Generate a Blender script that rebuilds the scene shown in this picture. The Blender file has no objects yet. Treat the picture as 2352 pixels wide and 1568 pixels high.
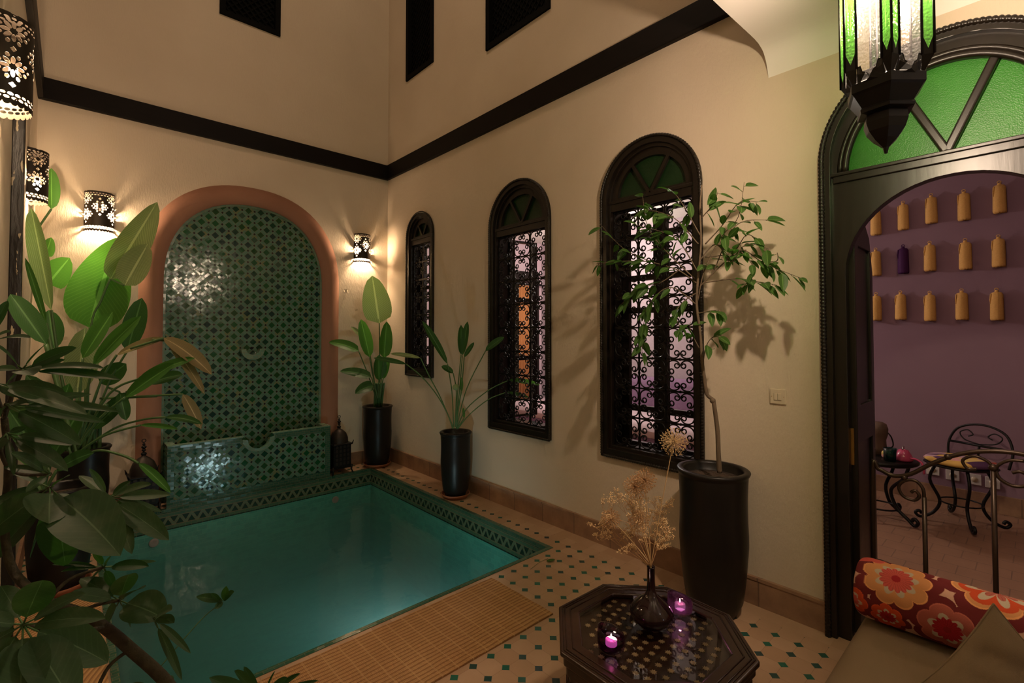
# night-time riad courtyard with plunge pool and wall fountain
LANP = 98; FILL = 4; TOPL = 76; SAL = 85; SAL2 = 10; POOLP = 38; WORLD = .02; COOL1 = 2.6; COOL2 = 2.0; EXPO = 0.0
import bpy, math, random
from math import sin, cos, pi, radians, sqrt, atan2, atan, tan
from mathutils import Vector as V, Matrix
from mathutils.geometry import tessellate_polygon
random.seed(7)
S = bpy.context.scene
COL = S.collection

# ------------------------------------------------------------------ camera calibration
f_px, pcx, pcy = 1110.2, 1176.0, 740.0
PT = radians(1.39)
TH = atan(1016.0/f_px*cos(PT))
FW = V((sin(TH)*cos(PT), cos(TH)*cos(PT), sin(PT)))
RT = V((cos(TH), -sin(TH), 0))
UP = V((-sin(TH)*sin(PT), -cos(TH)*sin(PT), cos(PT)))
CAM = V((-2.838, -5.3477, 1.5))
def ray(u, v): return FW + RT*((u-pcx)/f_px) + UP*((pcy-v)/f_px)
def at(u, v, d): return CAM + ray(u, v)*d                      # point of the photograph at a depth
def on(u, v, ax, val):
    d = ray(u, v); return CAM + d*((val-CAM[ax])/d[ax])
cd = bpy.data.cameras.new('camera'); cam = bpy.data.objects.new('camera', cd); COL.objects.link(cam)
cd.sensor_width = 36; cd.lens = f_px/2352*36; cd.shift_y = (pcy-784)/2352
cd.clip_start = 0.02; cd.clip_end = 100
cam.location = CAM
cam.matrix_world = Matrix.Translation(CAM) @ Matrix((RT, UP, -FW)).transposed().to_4x4()
S.camera = cam

# ------------------------------------------------------------------ mesh collector
class MB:
    def __init__(s): s.v = []; s.f = []; s.uv = []; s.sm = []
    def add(s, vs, fs, uvs=None, smooth=False):
        b = len(s.v); s.v += [tuple(p) for p in vs]
        for i, f in enumerate(fs):
            s.f.append(tuple(b+k for k in f)); s.sm.append(smooth)
            s.uv.append([uvs[k] for k in f] if uvs else None)
        return s
    def box(s, x0, y0, z0, x1, y1, z1):
        vs = [(x, y, z) for x in (x0, x1) for y in (y0, y1) for z in (z0, z1)]
        return s.add(vs, [(0,1,3,2),(4,6,7,5),(0,4,5,1),(2,3,7,6),(0,2,6,4),(1,5,7,3)])
    def bar(s, a, b, w, h, up=V((0,0,1))):
        a = V(a); b = V(b); d = (b-a).normalized(); sd = d.cross(V(up))
        if sd.length < 1e-4: sd = d.cross(V((1,0,0)))
        sd.normalize(); u = sd.cross(d)
        vs = []
        for p in (a, b):
            for q, r in ((-1,-1),(1,-1),(1,1),(-1,1)): vs.append(p+sd*w/2*q+u*h/2*r)
        return s.add(vs, [(3,2,1,0),(4,5,6,7),(0,1,5,4),(1,2,6,5),(2,3,7,6),(3,0,4,7)])
    def tube(s, pts, r, n=6, cap=True, closed=False):
        pts = [V(p) for p in pts]; m = len(pts)
        rs = r if isinstance(r, (list, tuple)) else [r]*m
        T = []
        for i in range(m):
            a = pts[(i-1) % m] if (closed or i > 0) else pts[i]
            b = pts[(i+1) % m] if (closed or i < m-1) else pts[i]
            t = (b-a); T.append(t.normalized() if t.length > 1e-9 else V((0,0,1)))
        nv = T[0].orthogonal().normalized(); vs = []; fs = []
        for i in range(m):
            nv = (nv - T[i]*nv.dot(T[i]))
            nv = nv.normalized() if nv.length > 1e-6 else T[i].orthogonal().normalized()
            bn = T[i].cross(nv)
            for k in range(n):
                a = 2*pi*k/n; vs.append(pts[i] + (nv*cos(a)+bn*sin(a))*rs[i])
        for i in range(m if closed else m-1):
            j = (i+1) % m
            for k in range(n):
                l = (k+1) % n; fs.append((i*n+k, i*n+l, j*n+l, j*n+k))
        if cap and not closed:
            fs.append(tuple(range(n-1, -1, -1))); fs.append(tuple((m-1)*n+k for k in range(n)))
        return s.add(vs, fs, None, True)
    def lathe(s, c, prof, n=32, ang=0, smooth=True, a0=0, a1=2*pi):
        full = abs(a1-a0-2*pi) < 1e-6; m = len(prof); cols = n if full else n+1
        vs = []; fs = []; uv = []
        for k in range(cols):
            a = a0+(a1-a0)*k/n+ang
            for i, (r, z) in enumerate(prof):
                vs.append((c[0]+r*cos(a), c[1]+r*sin(a), c[2]+z)); uv.append((k/n, i/max(1, m-1)))
        for k in range(n):
            l = (k+1) % cols
            for i in range(m-1): fs.append((k*m+i, l*m+i, l*m+i+1, k*m+i+1))
        return s.add(vs, fs, uv, smooth)
    def disc(s, c, r, n=32, ax=2):
        vs = []
        for k in range(n):
            a = 2*pi*k/n; p = [r*cos(a), r*sin(a)]; p.insert(ax, 0); vs.append(V(c)+V(p))
        return s.add(vs, [tuple(range(n))])
    def sphere(s, c, r, nu=12, nv=8, sc=(1,1,1)):
        vs = []; fs = []
        for j in range(nv+1):
            t = pi*j/nv
            for i in range(nu):
                a = 2*pi*i/nu
                vs.append((c[0]+r*sin(t)*cos(a)*sc[0], c[1]+r*sin(t)*sin(a)*sc[1], c[2]+r*cos(t)*sc[2]))
        for j in range(nv):
            for i in range(nu):
                k = (i+1) % nu; fs.append((j*nu+i, (j+1)*nu+i, (j+1)*nu+k, j*nu+k))
        return s.add(vs, fs, None, True)
    def plate(s, loops, a0, a1, ax):
        """2D loops (outline first, then holes) extruded along axis ax between a0 and a1"""
        def P(p, a):
            q = [p[0], p[1]]; q.insert(ax, a); return tuple(q)
        flat = [p for l in loops for p in l]
        tri = tessellate_polygon([[V((p[0], p[1], 0)) for p in l] for l in loops])
        nF = len(flat)
        vs = [P(p, a0) for p in flat]+[P(p, a1) for p in flat]
        fs = [tuple(t) for t in tri]+[tuple(nF+k for k in reversed(t)) for t in tri]
        b = 0
        for l in loops:
            m = len(l)
            for i in range(m):
                j = (i+1) % m; fs.append((b+i, b+j, nF+b+j, nF+b+i))
            b += m
        return s.add(vs, fs)
    def build(s, name, mat, parent=None, recalc=True):
        me = bpy.data.meshes.new(name); me.from_pydata(s.v, [], s.f); me.materials.append(mat)
        if any(s.uv):
            ul = me.uv_layers.new(name='UVMap'); k = 0
            for i, f in enumerate(s.f):
                for j in range(len(f)):
                    if s.uv[i]: ul.data[k].uv = s.uv[i][j]
                    k += 1
        for i, p in enumerate(me.polygons): p.use_smooth = s.sm[i]
        if recalc:
            import bmesh
            bm = bmesh.new(); bm.from_mesh(me); bmesh.ops.recalc_face_normals(bm, faces=bm.faces); bm.to_mesh(me); bm.free()
        me.update()
        o = bpy.data.objects.new(name, me); COL.objects.link(o)
        if parent is not None:
            o.parent = parent
            if parent.type == 'EMPTY': o.matrix_parent_inverse = Matrix.Translation(parent.location).inverted()
        return o

def tag(o, label=None, cat=None, group=None, kind=None):
    if label: o['label'] = label
    if cat: o['category'] = cat
    if group: o['group'] = group
    if kind: o['kind'] = kind
    return o
def thing(name, loc, label=None, cat=None, group=None, kind=None):
    o = bpy.data.objects.new(name, None); COL.objects.link(o); o.location = loc
    o.empty_display_size = .05
    return tag(o, label, cat, group, kind)
def kids(o): return [c for c in bpy.data.objects if c.parent == o]
def copy_tree(o, parent=None):
    c = o.copy(); COL.objects.link(c)
    if parent is not None: c.parent = parent
    for ch in kids(o): copy_tree(ch, c)
    return c
def bevel(o, w, n=2):
    m = o.modifiers.new('bevel', 'BEVEL'); m.width = w; m.segments = n; m.limit_method = 'ANGLE'; return o
def arch(y0, y1, z0, zs, n=20, e=1.0):
    """arched outline between y0<y1 from z0, springing at zs"""
    r = (y1-y0)/2; c = (y0+y1)/2
    return [(y0, z0), (y1, z0)]+[(c+r*cos(pi*k/n), zs+r*e*sin(pi*k/n)) for k in range(n+1)]
def rect(a0, b0, a1, b1): return [(a0,b0),(a1,b0),(a1,b1),(a0,b1)]
def smoothpath(pts, n=6):
    pts = [V(p) for p in pts]; out = []
    for i in range(len(pts)-1):
        p0 = pts[max(0,i-1)]; p1 = pts[i]; p2 = pts[i+1]; p3 = pts[min(len(pts)-1,i+2)]
        for k in range(n):
            t = k/n
            out.append(.5*((2*p1)+(p2-p0)*t+(2*p0-5*p1+4*p2-p3)*t*t+(3*p1-p0-3*p2+p3)*t**3))
    out.append(pts[-1]); return out

# ------------------------------------------------------------------ materials
class E:                                                  # tiny expression builder over math nodes
    nt = None
    def __init__(s, x): s.s = x
    @staticmethod
    def m(op, *a):
        n = E.nt.nodes.new('ShaderNodeMath'); n.operation = op
        for i, x in enumerate(a):
            if isinstance(x, E): E.nt.links.new(x.s, n.inputs[i])
            else: n.inputs[i].default_value = x
        return E(n.outputs[0])
    def __add__(s, o): return E.m('ADD', s, o)
    __radd__ = __add__
    def __sub__(s, o): return E.m('SUBTRACT', s, o)
    def __rsub__(s, o): return E.m('SUBTRACT', o, s)
    def __mul__(s, o): return E.m('MULTIPLY', s, o)
    __rmul__ = __mul__
    def __truediv__(s, o): return E.m('DIVIDE', s, o)
    def lt(s, o): return E.m('LESS_THAN', s, o)
    def gt(s, o): return E.m('GREATER_THAN', s, o)
    def abs(s): return E.m('ABSOLUTE', s)
    def fr(s): return E.m('FRACT', s)
    def fl(s): return E.m('FLOOR', s)
    def mn(s, o): return E.m('MINIMUM', s, o)
    def mx(s, o): return E.m('MAXIMUM', s, o)
    def sin(s): return E.m('SINE', s)
class Mat:
    def __init__(s, name, col=(.5,.5,.5), rough=.6, metal=0, spec=.5, **kw):
        s.m = bpy.data.materials.new(name); s.m.use_nodes = True; s.nt = s.m.node_tree; E.nt = s.nt
        s.b = s.nt.nodes['Principled BSDF']; s.out = s.nt.nodes['Material Output']
        s.b.inputs['Base Color'].default_value = (*col, 1); s.b.inputs['Roughness'].default_value = rough
        s.b.inputs['Metallic'].default_value = metal; s.b.inputs['Specular IOR Level'].default_value = spec
        for k, v in kw.items(): s.b.inputs[k.replace('_', ' ')].default_value = v
    def n(s, t, **kw):
        x = s.nt.nodes.new('ShaderNode'+t)
        for k, v in kw.items(): setattr(x, k, v)
        return x
    def l(s, a, b): s.nt.links.new(a.s if isinstance(a, E) else a, b)
    def coord(s, kind='Object'): return s.n('TexCoord').outputs[kind]
    def xyz(s, kind='Object'):
        q = s.n('SeparateXYZ'); s.l(s.coord(kind), q.inputs[0]); return [E(q.outputs[i]) for i in range(3)]
    def comb(s, x, y, z=0):
        q = s.n('CombineXYZ')
        for i, a in enumerate((x, y, z)):
            if isinstance(a, E): s.l(a, q.inputs[i])
            else: q.inputs[i].default_value = a
        return q.outputs[0]
    def noise(s, scale, detail=3, vec=None, stretch=None, rough=.5):
        x = s.n('TexNoise'); x.inputs['Scale'].default_value = scale; x.inputs['Detail'].default_value = detail
        x.inputs['Roughness'].default_value = rough
        vec = vec or s.coord()
        if stretch:
            mp = s.n('Mapping'); mp.inputs['Scale'].default_value = stretch; s.l(vec, mp.inputs[0]); vec = mp.outputs[0]
        s.l(vec, x.inputs['Vector']); return E(x.outputs[0])
    def white(s, vec):
        x = s.n('TexWhiteNoise'); s.l(vec, x.inputs['Vector']); return x
    def mix(s, fac, a, b):
        x = s.n('Mix', data_type='RGBA')
        for i, q in ((0, fac), (6, a), (7, b)):
            if isinstance(q, E): s.l(q, x.inputs[i])
            elif isinstance(q, bpy.types.NodeSocket): s.l(q, x.inputs[i])
            elif isinstance(q, (int, float)): x.inputs[i].default_value = q
            else: x.inputs[i].default_value = (*q, 1)
        return x.outputs[2]
    def ramp(s, fac, stops, mode='LINEAR'):
        x = s.n('ValToRGB'); x.color_ramp.interpolation = mode
        e = x.color_ramp.elements
        while len(e) < len(stops): e.new(.5)
        for i, (p, c) in enumerate(stops): e[i].position = p; e[i].color = (*c, 1)
        s.l(fac, x.inputs[0]); return x.outputs[0]
    def color(s, c): s.l(c, s.b.inputs['Base Color']); return s
    def bump(s, h, strength=.3, dist=.01, normal=None):
        x = s.n('Bump'); x.inputs['Strength'].default_value = strength; x.inputs['Distance'].default_value = dist
        s.l(h, x.inputs['Height'])
        if normal: s.l(normal, x.inputs['Normal'])
        s.l(x.outputs[0], s.b.inputs['Normal']); return x.outputs[0]
    def tilt(s, rnd, amount):
        """random facet tilt per tile: normal + (random-.5)*amount"""
        g = s.n('NewGeometry'); a = s.n('VectorMath', operation='SUBTRACT'); s.l(rnd, a.inputs[0]); a.inputs[1].default_value = (.5,.5,.5)
        b = s.n('VectorMath', operation='SCALE'); s.l(a.outputs[0], b.inputs[0]); b.inputs['Scale'].default_value = amount
        c = s.n('VectorMath', operation='ADD'); s.l(g.outputs['Normal'], c.inputs[0]); s.l(b.outputs[0], c.inputs[1])
        d = s.n('VectorMath', operation='NORMALIZE'); s.l(c.outputs[0], d.inputs[0])
        s.l(d.outputs[0], s.b.inputs['Normal']); return d.outputs[0]
    def thin(s, tint, ior=1.45, rough=.03, bumpn=None, alpha=1.0):
        """clear thin pane: tinted transparency plus a mirror of the room"""
        t = s.n('BsdfTransparent'); t.inputs[0].default_value = (*tint, 1)
        g = s.n('BsdfGlossy'); g.inputs['Roughness'].default_value = rough
        fz = s.n('Fresnel'); fz.inputs[0].default_value = ior
        if bumpn is not None: s.l(bumpn, g.inputs['Normal']); s.l(bumpn, fz.inputs['Normal'])
        ge = s.n('NewGeometry'); E.nt = s.nt; fac = E(fz.outputs[0])*(1-E(ge.outputs['Backfacing']))
        mx = s.n('MixShader'); s.l(fac, mx.inputs[0]); s.l(t.outputs[0], mx.inputs[1]); s.l(g.outputs[0], mx.inputs[2])
        s.nt.nodes.remove(s.b); s.l(mx.outputs[0], s.out.inputs[0]); return s
    def emit(s, col, st):
        s.b.inputs['Emission Color'].default_value = (*col, 1); s.b.inputs['Emission Strength'].default_value = st; return s

def plaster(name, c1, c2, bstr=.55):
    m = Mat(name, c1, .85, spec=.15)
    n1 = m.noise(1.3, 3); n2 = m.noise(110, 4, stretch=(1,1,.22), rough=.65); n3 = m.noise(16, 6)
    m.color(m.mix(E.m('MULTIPLY_ADD', n1, 1.8, -.4), c1, c2))
    m.bump(n2*.5+n3*.5, bstr*.8, .012); return m.m
M_wall = plaster('cream_plaster', (.66,.56,.43), (.585,.485,.36))
M_white = plaster('white_plaster', (.80,.76,.70), (.76,.71,.64), .05)
M_salmon = plaster('terracotta_plaster', (.36,.185,.12), (.29,.14,.09), .12)
M_purple = plaster('purple_plaster', (.29,.185,.24), (.25,.155,.205), .08)
M_purple_lit = plaster('lit_purple_plaster', (.50,.395,.435), (.46,.36,.40), .08)  # lamplight on the far salon wall, put into a paler plaster colour
M_pink = plaster('pale_pink_plaster', (.72,.55,.60), (.68,.50,.56), .08)

def wood(name, c1, c2, rough=.3, st=(1,1,.15), spec=.3):
    m = Mat(name, c1, rough, spec=spec); n1 = m.noise(30, 4, stretch=st)
    m.color(m.mix(n1, c1, c2)); m.bump(n1, .12, .004); return m.m
M_wood = wood('dark_varnished_wood', (.006,.0042,.003), (.014,.009,.005), .33, (1,1,.15), .45)
M_beam = wood('dark_beam_wood', (.003,.0024,.002), (.010,.0065,.005), .5, (.3,.3,1), .15)
M_twood = wood('mahogany_wood', (.020,.009,.005), (.045,.019,.010), .25, (1,1,.15), .5)
M_iron = Mat('black_iron', (.012,.010,.009), .42, .6).m
M_irond = Mat('brown_iron', (.05,.028,.016), .35, .5).m
M_lampm = Mat('dark_pierced_metal', (.03,.022,.016), .5, .5).m
m = Mat('black_glazed_clay', (.012,.011,.010), .36, spec=.25); nn = m.noise(14, 4, stretch=(1,1,.3))
m.color(m.mix(nn, (.006,.006,.005), (.018,.013,.010))); m.bump(nn, .15, .01); M_pot = m.m
m = Mat('terracotta_saucer', (.32,.11,.05), .6); M_terra = m.m
m = Mat('soil', (.06,.035,.02), .95); m.bump(m.noise(60, 4), 1, .02); M_soil = m.m

def quad45(m, a, b, pitch):
    k = .70710678/pitch
    return (a+b)*k, (a-b)*k
# floor: octagonal terracotta tiles with small diamond insets at the corners
m = Mat('terracotta_floor_tiles', (.4,.2,.1), .42, spec=.4)
x, y, z = m.xyz(); P = .1045
gx = x/P+.06; gy = y/P+.37
cxn = E.m('ROUND', gx, 0); cyn = E.m('ROUND', gy, 0)
dx = (gx-cxn).abs(); dy = (gy-cyn).abs(); s1 = dx+dy
ins = s1.lt(.225)
inb = E.m('MULTIPLY', x.lt(-.13), y.gt(-9)); ins = ins*inb
rnd = m.white(m.comb(cxn, cyn)); rt = m.white(m.comb((gx).fl(), gy.fl()))
tile = m.mix(E(rt.outputs[0]), (.39,.24,.14), (.49,.325,.205))
tile = m.mix(E.m('MULTIPLY_ADD', m.noise(7, 4), .9, -.1), tile, (.31,.185,.105))
insc = m.mix(E(rnd.outputs[0]), (.015,.11,.07), (.025,.045,.045))
gl = dx.mn(dy).lt(.012)*s1.gt(.225)
c = m.mix(ins, tile, insc); c = m.mix((gl*.55)*inb, c, (.22,.12,.07)); m.color(c)
m.l(E.m('MULTIPLY_ADD', ins, -.25, .48), m.b.inputs['Roughness'])
m.bump(m.noise(25, 3)+gl*(-1.0), .2, .003); M_floor = m.m
m = Mat('terracotta_skirting', (.40,.2,.1), .5); x, y, z = m.xyz()
sx = (x+y)/.33; cell = m.white(m.comb(sx.fl(), 0)); c = m.mix(E(cell.outputs[0]), (.36,.20,.115), (.44,.26,.15))
c = m.mix(m.noise(6, 6, rough=.65)*1.7-.45, c, (.15,.08,.05)); c = m.mix(((sx.fr()-.5).abs().gt(.488))*.7, c, (.12,.07,.05)); m.color(c); M_skirt = m.m
m = Mat('salon_terracotta_floor', (.3,.16,.09), .5); x, y, z = m.xyz()
fx = x/.16; fy = (y+(fx.fl()*.08))/.16
c = m.mix(m.noise(5, 4), (.33,.18,.11), (.24,.125,.075))
c = m.mix((((fx.fr()-.5).abs().gt(.48)).mx((fy.fr()-.5).abs().gt(.48)))*.6, c, (.12,.07,.05)); m.color(c); M_floor2 = m.m

# zellij lattice (large green diamonds, pale strips, small squares at the crossings)
def zellij(name, ax, pitch=.0805, off=(0,0)):
    m = Mat(name, (.05,.2,.12), .16, spec=.35); q = m.xyz(); a = q[ax]+off[0]; b = q[2]+off[1]
    wv = m.noise(3, 2); wv2 = m.noise(3.3, 2)
    p, r = quad45(m, a+wv*.006, b+wv2*.006, pitch)
    fp = p.fr(); fq = r.fr(); ap = (fp-.5).abs(); aq = (fq-.5).abs()
    big = ap.mx(aq).lt(.31)
    sm = ap.mn(aq).gt(.385)
    g1 = (ap-.30).abs().lt(.018)*aq.lt(.31); g2 = (aq-.30).abs().lt(.018)*ap.lt(.31)
    g3 = (ap-.385).abs().lt(.016)*aq.gt(.30); g4 = (aq-.385).abs().lt(.016)*ap.gt(.30)
    grout = g1.mx(g2).mx(g3).mx(g4)
    ids = m.comb(p.fl()+big*17, r.fl()+sm*31, (p*2).fl()+(r*2).fl()*3)
    w = m.white(ids); w1 = m.white(m.comb(p.fl(), r.fl()))
    rv = E(w.outputs[0]); rb = E(w1.outputs[0])
    strip = m.mix(rv, (.070,.165,.115), (.105,.20,.14))
    strip = m.mix(rv.gt(.92), strip, (.14,.17,.08))
    bigc = m.ramp(rb, [(0,(.008,.075,.022)),(.35,(.006,.045,.022)),(.6,(.012,.06,.016)),(.8,(.008,.035,.028)),(.95,(.03,.075,.045))], 'CONSTANT')
    c = m.mix(big, strip, bigc); c = m.mix(sm, c, (.014,.014,.011)); c = m.mix(grout*.75, c, (.15,.14,.085))
    m.color(c); m.l(E.m('MULTIPLY_ADD', grout, .4, .14), m.b.inputs['Roughness'])
    m.tilt(w.outputs['Color'], .055); return m.m
M_zx = zellij('green_zellij_lattice', 0)
def smalltile(name, c1, c2, grout, px, pz, rough=.2, tiltamt=.08):
    m = Mat(name, c1, rough, spec=.5); x, y, z = m.xyz(); s = (x+y*.9999)
    g = m.n('NewGeometry'); nrm = m.n('SeparateXYZ'); m.l(g.outputs['Normal'], nrm.inputs[0])
    top = E(nrm.outputs[2]).abs().gt(.7)
    zz = z*(1-top)+y*top; ss = s*(1-top)+x*top
    row = zz/pz; cl = ss/px+(row.fl()*.5)
    w = m.white(m.comb(cl.fl(), row.fl())); c = m.mix(E(w.outputs[0]), c1, c2)
    gg = ((cl.fr()-.5).abs().gt(.5-.03)).mx((row.fr()-.5).abs().gt(.5-.03*px/pz))
    c = m.mix(gg*.7, c, grout); m.color(c); m.tilt(w.outputs['Color'], tiltamt); return m.m
M_strip = smalltile('green_glazed_strips', (.02,.085,.05), (.045,.11,.07), (.16,.14,.08), .045, .022)
M_strip2 = smalltile('pale_green_glazed_strips', (.10,.20,.14), (.16,.24,.16), (.2,.17,.1), .05, .03)
M_pool = smalltile('turquoise_pool_tiles', (.06,.31,.26), (.09,.41,.34), (.14,.42,.34), .075, .04, .5, .01)
# zigzag mosaic band round the pool
m = Mat('zigzag_mosaic', (.05,.2,.12), .25, spec=.5); x, y, z = m.xyz(); s = (x+y)/.085; t = (z+.178)/.178
tri = ((s.fr()-.5).abs()*2); tt = (t-.22)/.42
inz = t.gt(.22)*t.lt(.64); d = (tri-tt).abs(); zig = d.lt(.24); zg = ((d-.24).abs().lt(.05)).mx(d.lt(.03))
w = m.white(m.comb((s*2).fl(), (t*12).fl())); rv = E(w.outputs[0])
base = m.mix(rv, (.045,.12,.075), (.075,.15,.09)); c = m.mix(inz, base, m.mix(zig, (.008,.035,.02), m.mix(rv, (.10,.17,.115), (.065,.14,.09))))
c = m.mix(zg*inz*.8, c, (.19,.16,.09))
ln = (t-.22).abs().lt(.02).mx((t-.64).abs().lt(.02)).mx((t-.80).abs().lt(.018))
c = m.mix(ln*.7, c, (.19,.16,.09)); c = m.mix(t.lt(.06), c, (.008,.03,.02)); c = m.mix(t.gt(.97), c, (.03,.08,.05))
vg = ((s*2).fr()-.5).abs().gt(.46)*(1-inz); c = m.mix(vg*.6, c, (.16,.14,.08)); m.color(c); M_zig = m.m

m = Mat('pool_water'); wn = m.noise(9, 3, stretch=(1,1,1)); b = m.n('Bump'); b.inputs['Strength'].default_value = .12; b.inputs['Distance'].default_value = .02
m.l(wn, b.inputs['Height'])
t = m.n('BsdfTransparent'); g = m.n('BsdfGlossy'); g.inputs['Roughness'].default_value = .05; m.l(b.outputs[0], g.inputs['Normal'])
fz = m.n('Fresnel'); fz.inputs[0].default_value = 1.33; m.l(b.outputs[0], fz.inputs['Normal']); ge = m.n('NewGeometry'); nz_ = m.n('SeparateXYZ'); m.l(ge.outputs['Normal'], nz_.inputs[0])
fac = E(fz.outputs[0])*E(nz_.outputs[2]).gt(.5)*(1-E(ge.outputs['Backfacing']))
mx = m.n('MixShader'); m.l(fac, mx.inputs[0]); m.l(t.outputs[0], mx.inputs[1]); m.l(g.outputs[0], mx.inputs[2]); m.nt.nodes.remove(m.b); m.l(mx.outputs[0], m.out.inputs[0])
va_ = m.n('VolumeAbsorption'); va_.inputs['Color'].default_value = (.54,.77,.76,1); va_.inputs['Density'].default_value = 2.4; vs_ = m.n('VolumeScatter'); vs_.inputs['Color'].default_value = (.45,.75,.68,1); vs_.inputs['Density'].default_value = .45; ad_ = m.n('AddShader'); m.l(va_.outputs[0], ad_.inputs[0]); m.l(vs_.outputs[0], ad_.inputs[1]); m.l(ad_.outputs[0], m.out.inputs['Volume'])
M_water = m.m
m = Mat('basin_water'); m.thin((.6,.8,.7), 1.33, .04); M_bwater = m.m
m = Mat('clear_glass'); m.thin((.92,.93,.92), 1.5, .02); M_glass = m.m
m = Mat('candle_purple_glass'); t = m.n('BsdfTransparent'); t.inputs[0].default_value = (.80,.52,.80,1); l = m.n('BsdfTranslucent'); l.inputs[0].default_value = (.50,.22,.52,1)
d_ = m.n('BsdfDiffuse'); d_.inputs[0].default_value = (.16,.03,.14,1); g = m.n('BsdfGlossy'); g.inputs['Roughness'].default_value = .04
a = m.n('MixShader'); a.inputs[0].default_value = .45; m.l(l.outputs[0], a.inputs[1]); m.l(d_.outputs[0], a.inputs[2])
a2 = m.n('MixShader'); a2.inputs[0].default_value = .09; m.l(t.outputs[0], a2.inputs[1]); m.l(a.outputs[0], a2.inputs[2])
lw = m.n('LayerWeight'); lw.inputs[0].default_value = .25; a3 = m.n('MixShader'); m.l(E(lw.outputs[0])*.8, a3.inputs[0]); m.l(a2.outputs[0], a3.inputs[1]); m.l(g.outputs[0], a3.inputs[2])
m.nt.nodes.remove(m.b); m.l(a3.outputs[0], m.out.inputs[0]); M_pglass = m.m
m = Mat('clear_thick_glass'); m.thin((.85,.85,.85), 1.5, .02); M_cglass = m.m
m = Mat('teal_glass'); m.thin((.1,.5,.45), 1.5, .03); M_tglass = m.m
def texglass(name, col, tr=.4):
    m = Mat(name, col, .40, spec=.35); vo = m.n('TexVoronoi'); vo.inputs['Scale'].default_value = 190; m.l(m.coord(), vo.inputs[0])
    h = E(vo.outputs['Distance'])+m.noise(90, 2)*.4
    m.color(m.mix(m.noise(6, 2), tuple(a*.75 for a in col), tuple(a*1.25 for a in col)))
    m.b.inputs['Transmission Weight'].default_value = tr
    m.bump(h, .35, .002); return m.m
M_green = texglass('green_hammered_glass', (.028,.20,.014), .1)
M_greend = texglass('dark_green_glass', (.006,.026,.006), .05)
# lantern glass: scatters the bulb
def lampglass(name, col, trans, tcol=None):
    m = Mat(name, col, .3); t = m.n('BsdfTransparent'); t.inputs[0].default_value = (*(tcol or col), 1)
    l = m.n('BsdfTranslucent'); l.inputs[0].default_value = (*col, 1); g = m.n('BsdfGlossy'); g.inputs['Roughness'].default_value = .15
    bp = m.n('Bump'); bp.inputs['Strength'].default_value = .5; bp.inputs['Distance'].default_value = .003
    vo = m.n('TexVoronoi'); vo.inputs['Scale'].default_value = 130; m.l(m.coord(), vo.inputs[0]); m.l(vo.outputs[0], bp.inputs['Height'])
    m.l(bp.outputs[0], g.inputs['Normal']); m.l(bp.outputs[0], l.inputs['Normal'])
    a = m.n('MixShader'); a.inputs[0].default_value = trans; m.l(l.outputs[0], a.inputs[1]); m.l(t.outputs[0], a.inputs[2])
    b = m.n('MixShader'); b.inputs[0].default_value = .06; m.l(a.outputs[0], b.inputs[1]); m.l(g.outputs[0], b.inputs[2])
    m.nt.nodes.remove(m.b); m.l(b.outputs[0], m.out.inputs[0]); return m.m
M_lgreen = lampglass('lantern_green_glass', (.28,.90,.12), .972, (.05,.19,.02))
M_lwhite = lampglass('lantern_frosted_glass', (.94,.88,.85), .985)

def leafmat(name, c1, c2, tr=.45, rough=.42, veins=22, dust=0, vein_amt=.5, ribw=.035):
    m = Mat(name, c1, rough, spec=.3); q = m.n('UVMap'); sp = m.n('SeparateXYZ'); m.l(q.outputs[0], sp.inputs[0])
    u = E(sp.outputs[0]); v = E(sp.outputs[1]); av = (v-.5).abs()
    st = ((u*veins+av*veins*.55)).fr(); vein = (st-.5).abs().gt(.40)
    rib = av.lt(ribw)
    c = m.mix(m.noise(7, 3), c1, c2); c = m.mix(vein*vein_amt*.6, c, tuple(min(1, a*1.7+.01) for a in c2))
    c = m.mix(rib*.75, c, tuple(min(1, a*2.2+.03) for a in c2))
    if dust: c = m.mix(E.m('MULTIPLY_ADD', m.noise(20, 4), 1.6, -.75)*dust, c, (.22,.20,.14))
    m.color(c); bn = m.bump(st*.6+m.noise(12, 2), .25, .004)
    t = m.n('BsdfTranslucent'); m.l(m.mix(.35, c, (.10,.45,.02)), t.inputs[0])
    a = m.n('MixShader'); a.inputs[0].default_value = tr; m.l(m.b.outputs[0], a.inputs[1]); m.l(t.outputs[0], a.inputs[2])
    m.l(a.outputs[0], m.out.inputs[0]); return m.m
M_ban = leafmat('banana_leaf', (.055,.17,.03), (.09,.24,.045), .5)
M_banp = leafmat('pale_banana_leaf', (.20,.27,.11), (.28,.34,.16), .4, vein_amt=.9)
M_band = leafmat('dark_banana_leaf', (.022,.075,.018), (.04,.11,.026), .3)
M_dry = leafmat('browned_leaf', (.20,.15,.07), (.28,.22,.11), .3)
M_sch = leafmat('umbrella_tree_leaf', (.026,.058,.026), (.042,.078,.034), .28, .5, veins=9, ribw=.014, dust=.45, vein_amt=.25)
M_schd = leafmat('deep_umbrella_tree_leaf', (.014,.048,.016), (.026,.066,.022), .35, .45, veins=9, ribw=.014, vein_amt=.2)
M_fic = leafmat('weeping_fig_leaf', (.045,.105,.022), (.075,.15,.03), .4, .4, veins=7, vein_amt=.2)
M_stem = Mat('green_stalk', (.06,.13,.035), .5).m
m = Mat('bark', (.12,.08,.045), .85); nn = m.noise(25, 4, stretch=(1,1,.4)); m.color(m.mix(nn, (.055,.036,.02), (.17,.12,.07))); m.bump(nn, .8, .01); M_bark = m.m
m = Mat('dark_bark', (.03,.022,.014), .9); nn = m.noise(40, 4); m.color(m.mix(nn, (.012,.010,.006), (.10,.07,.04))); m.bump(nn, .8, .01); M_dbark = m.m
M_straw = None
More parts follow.
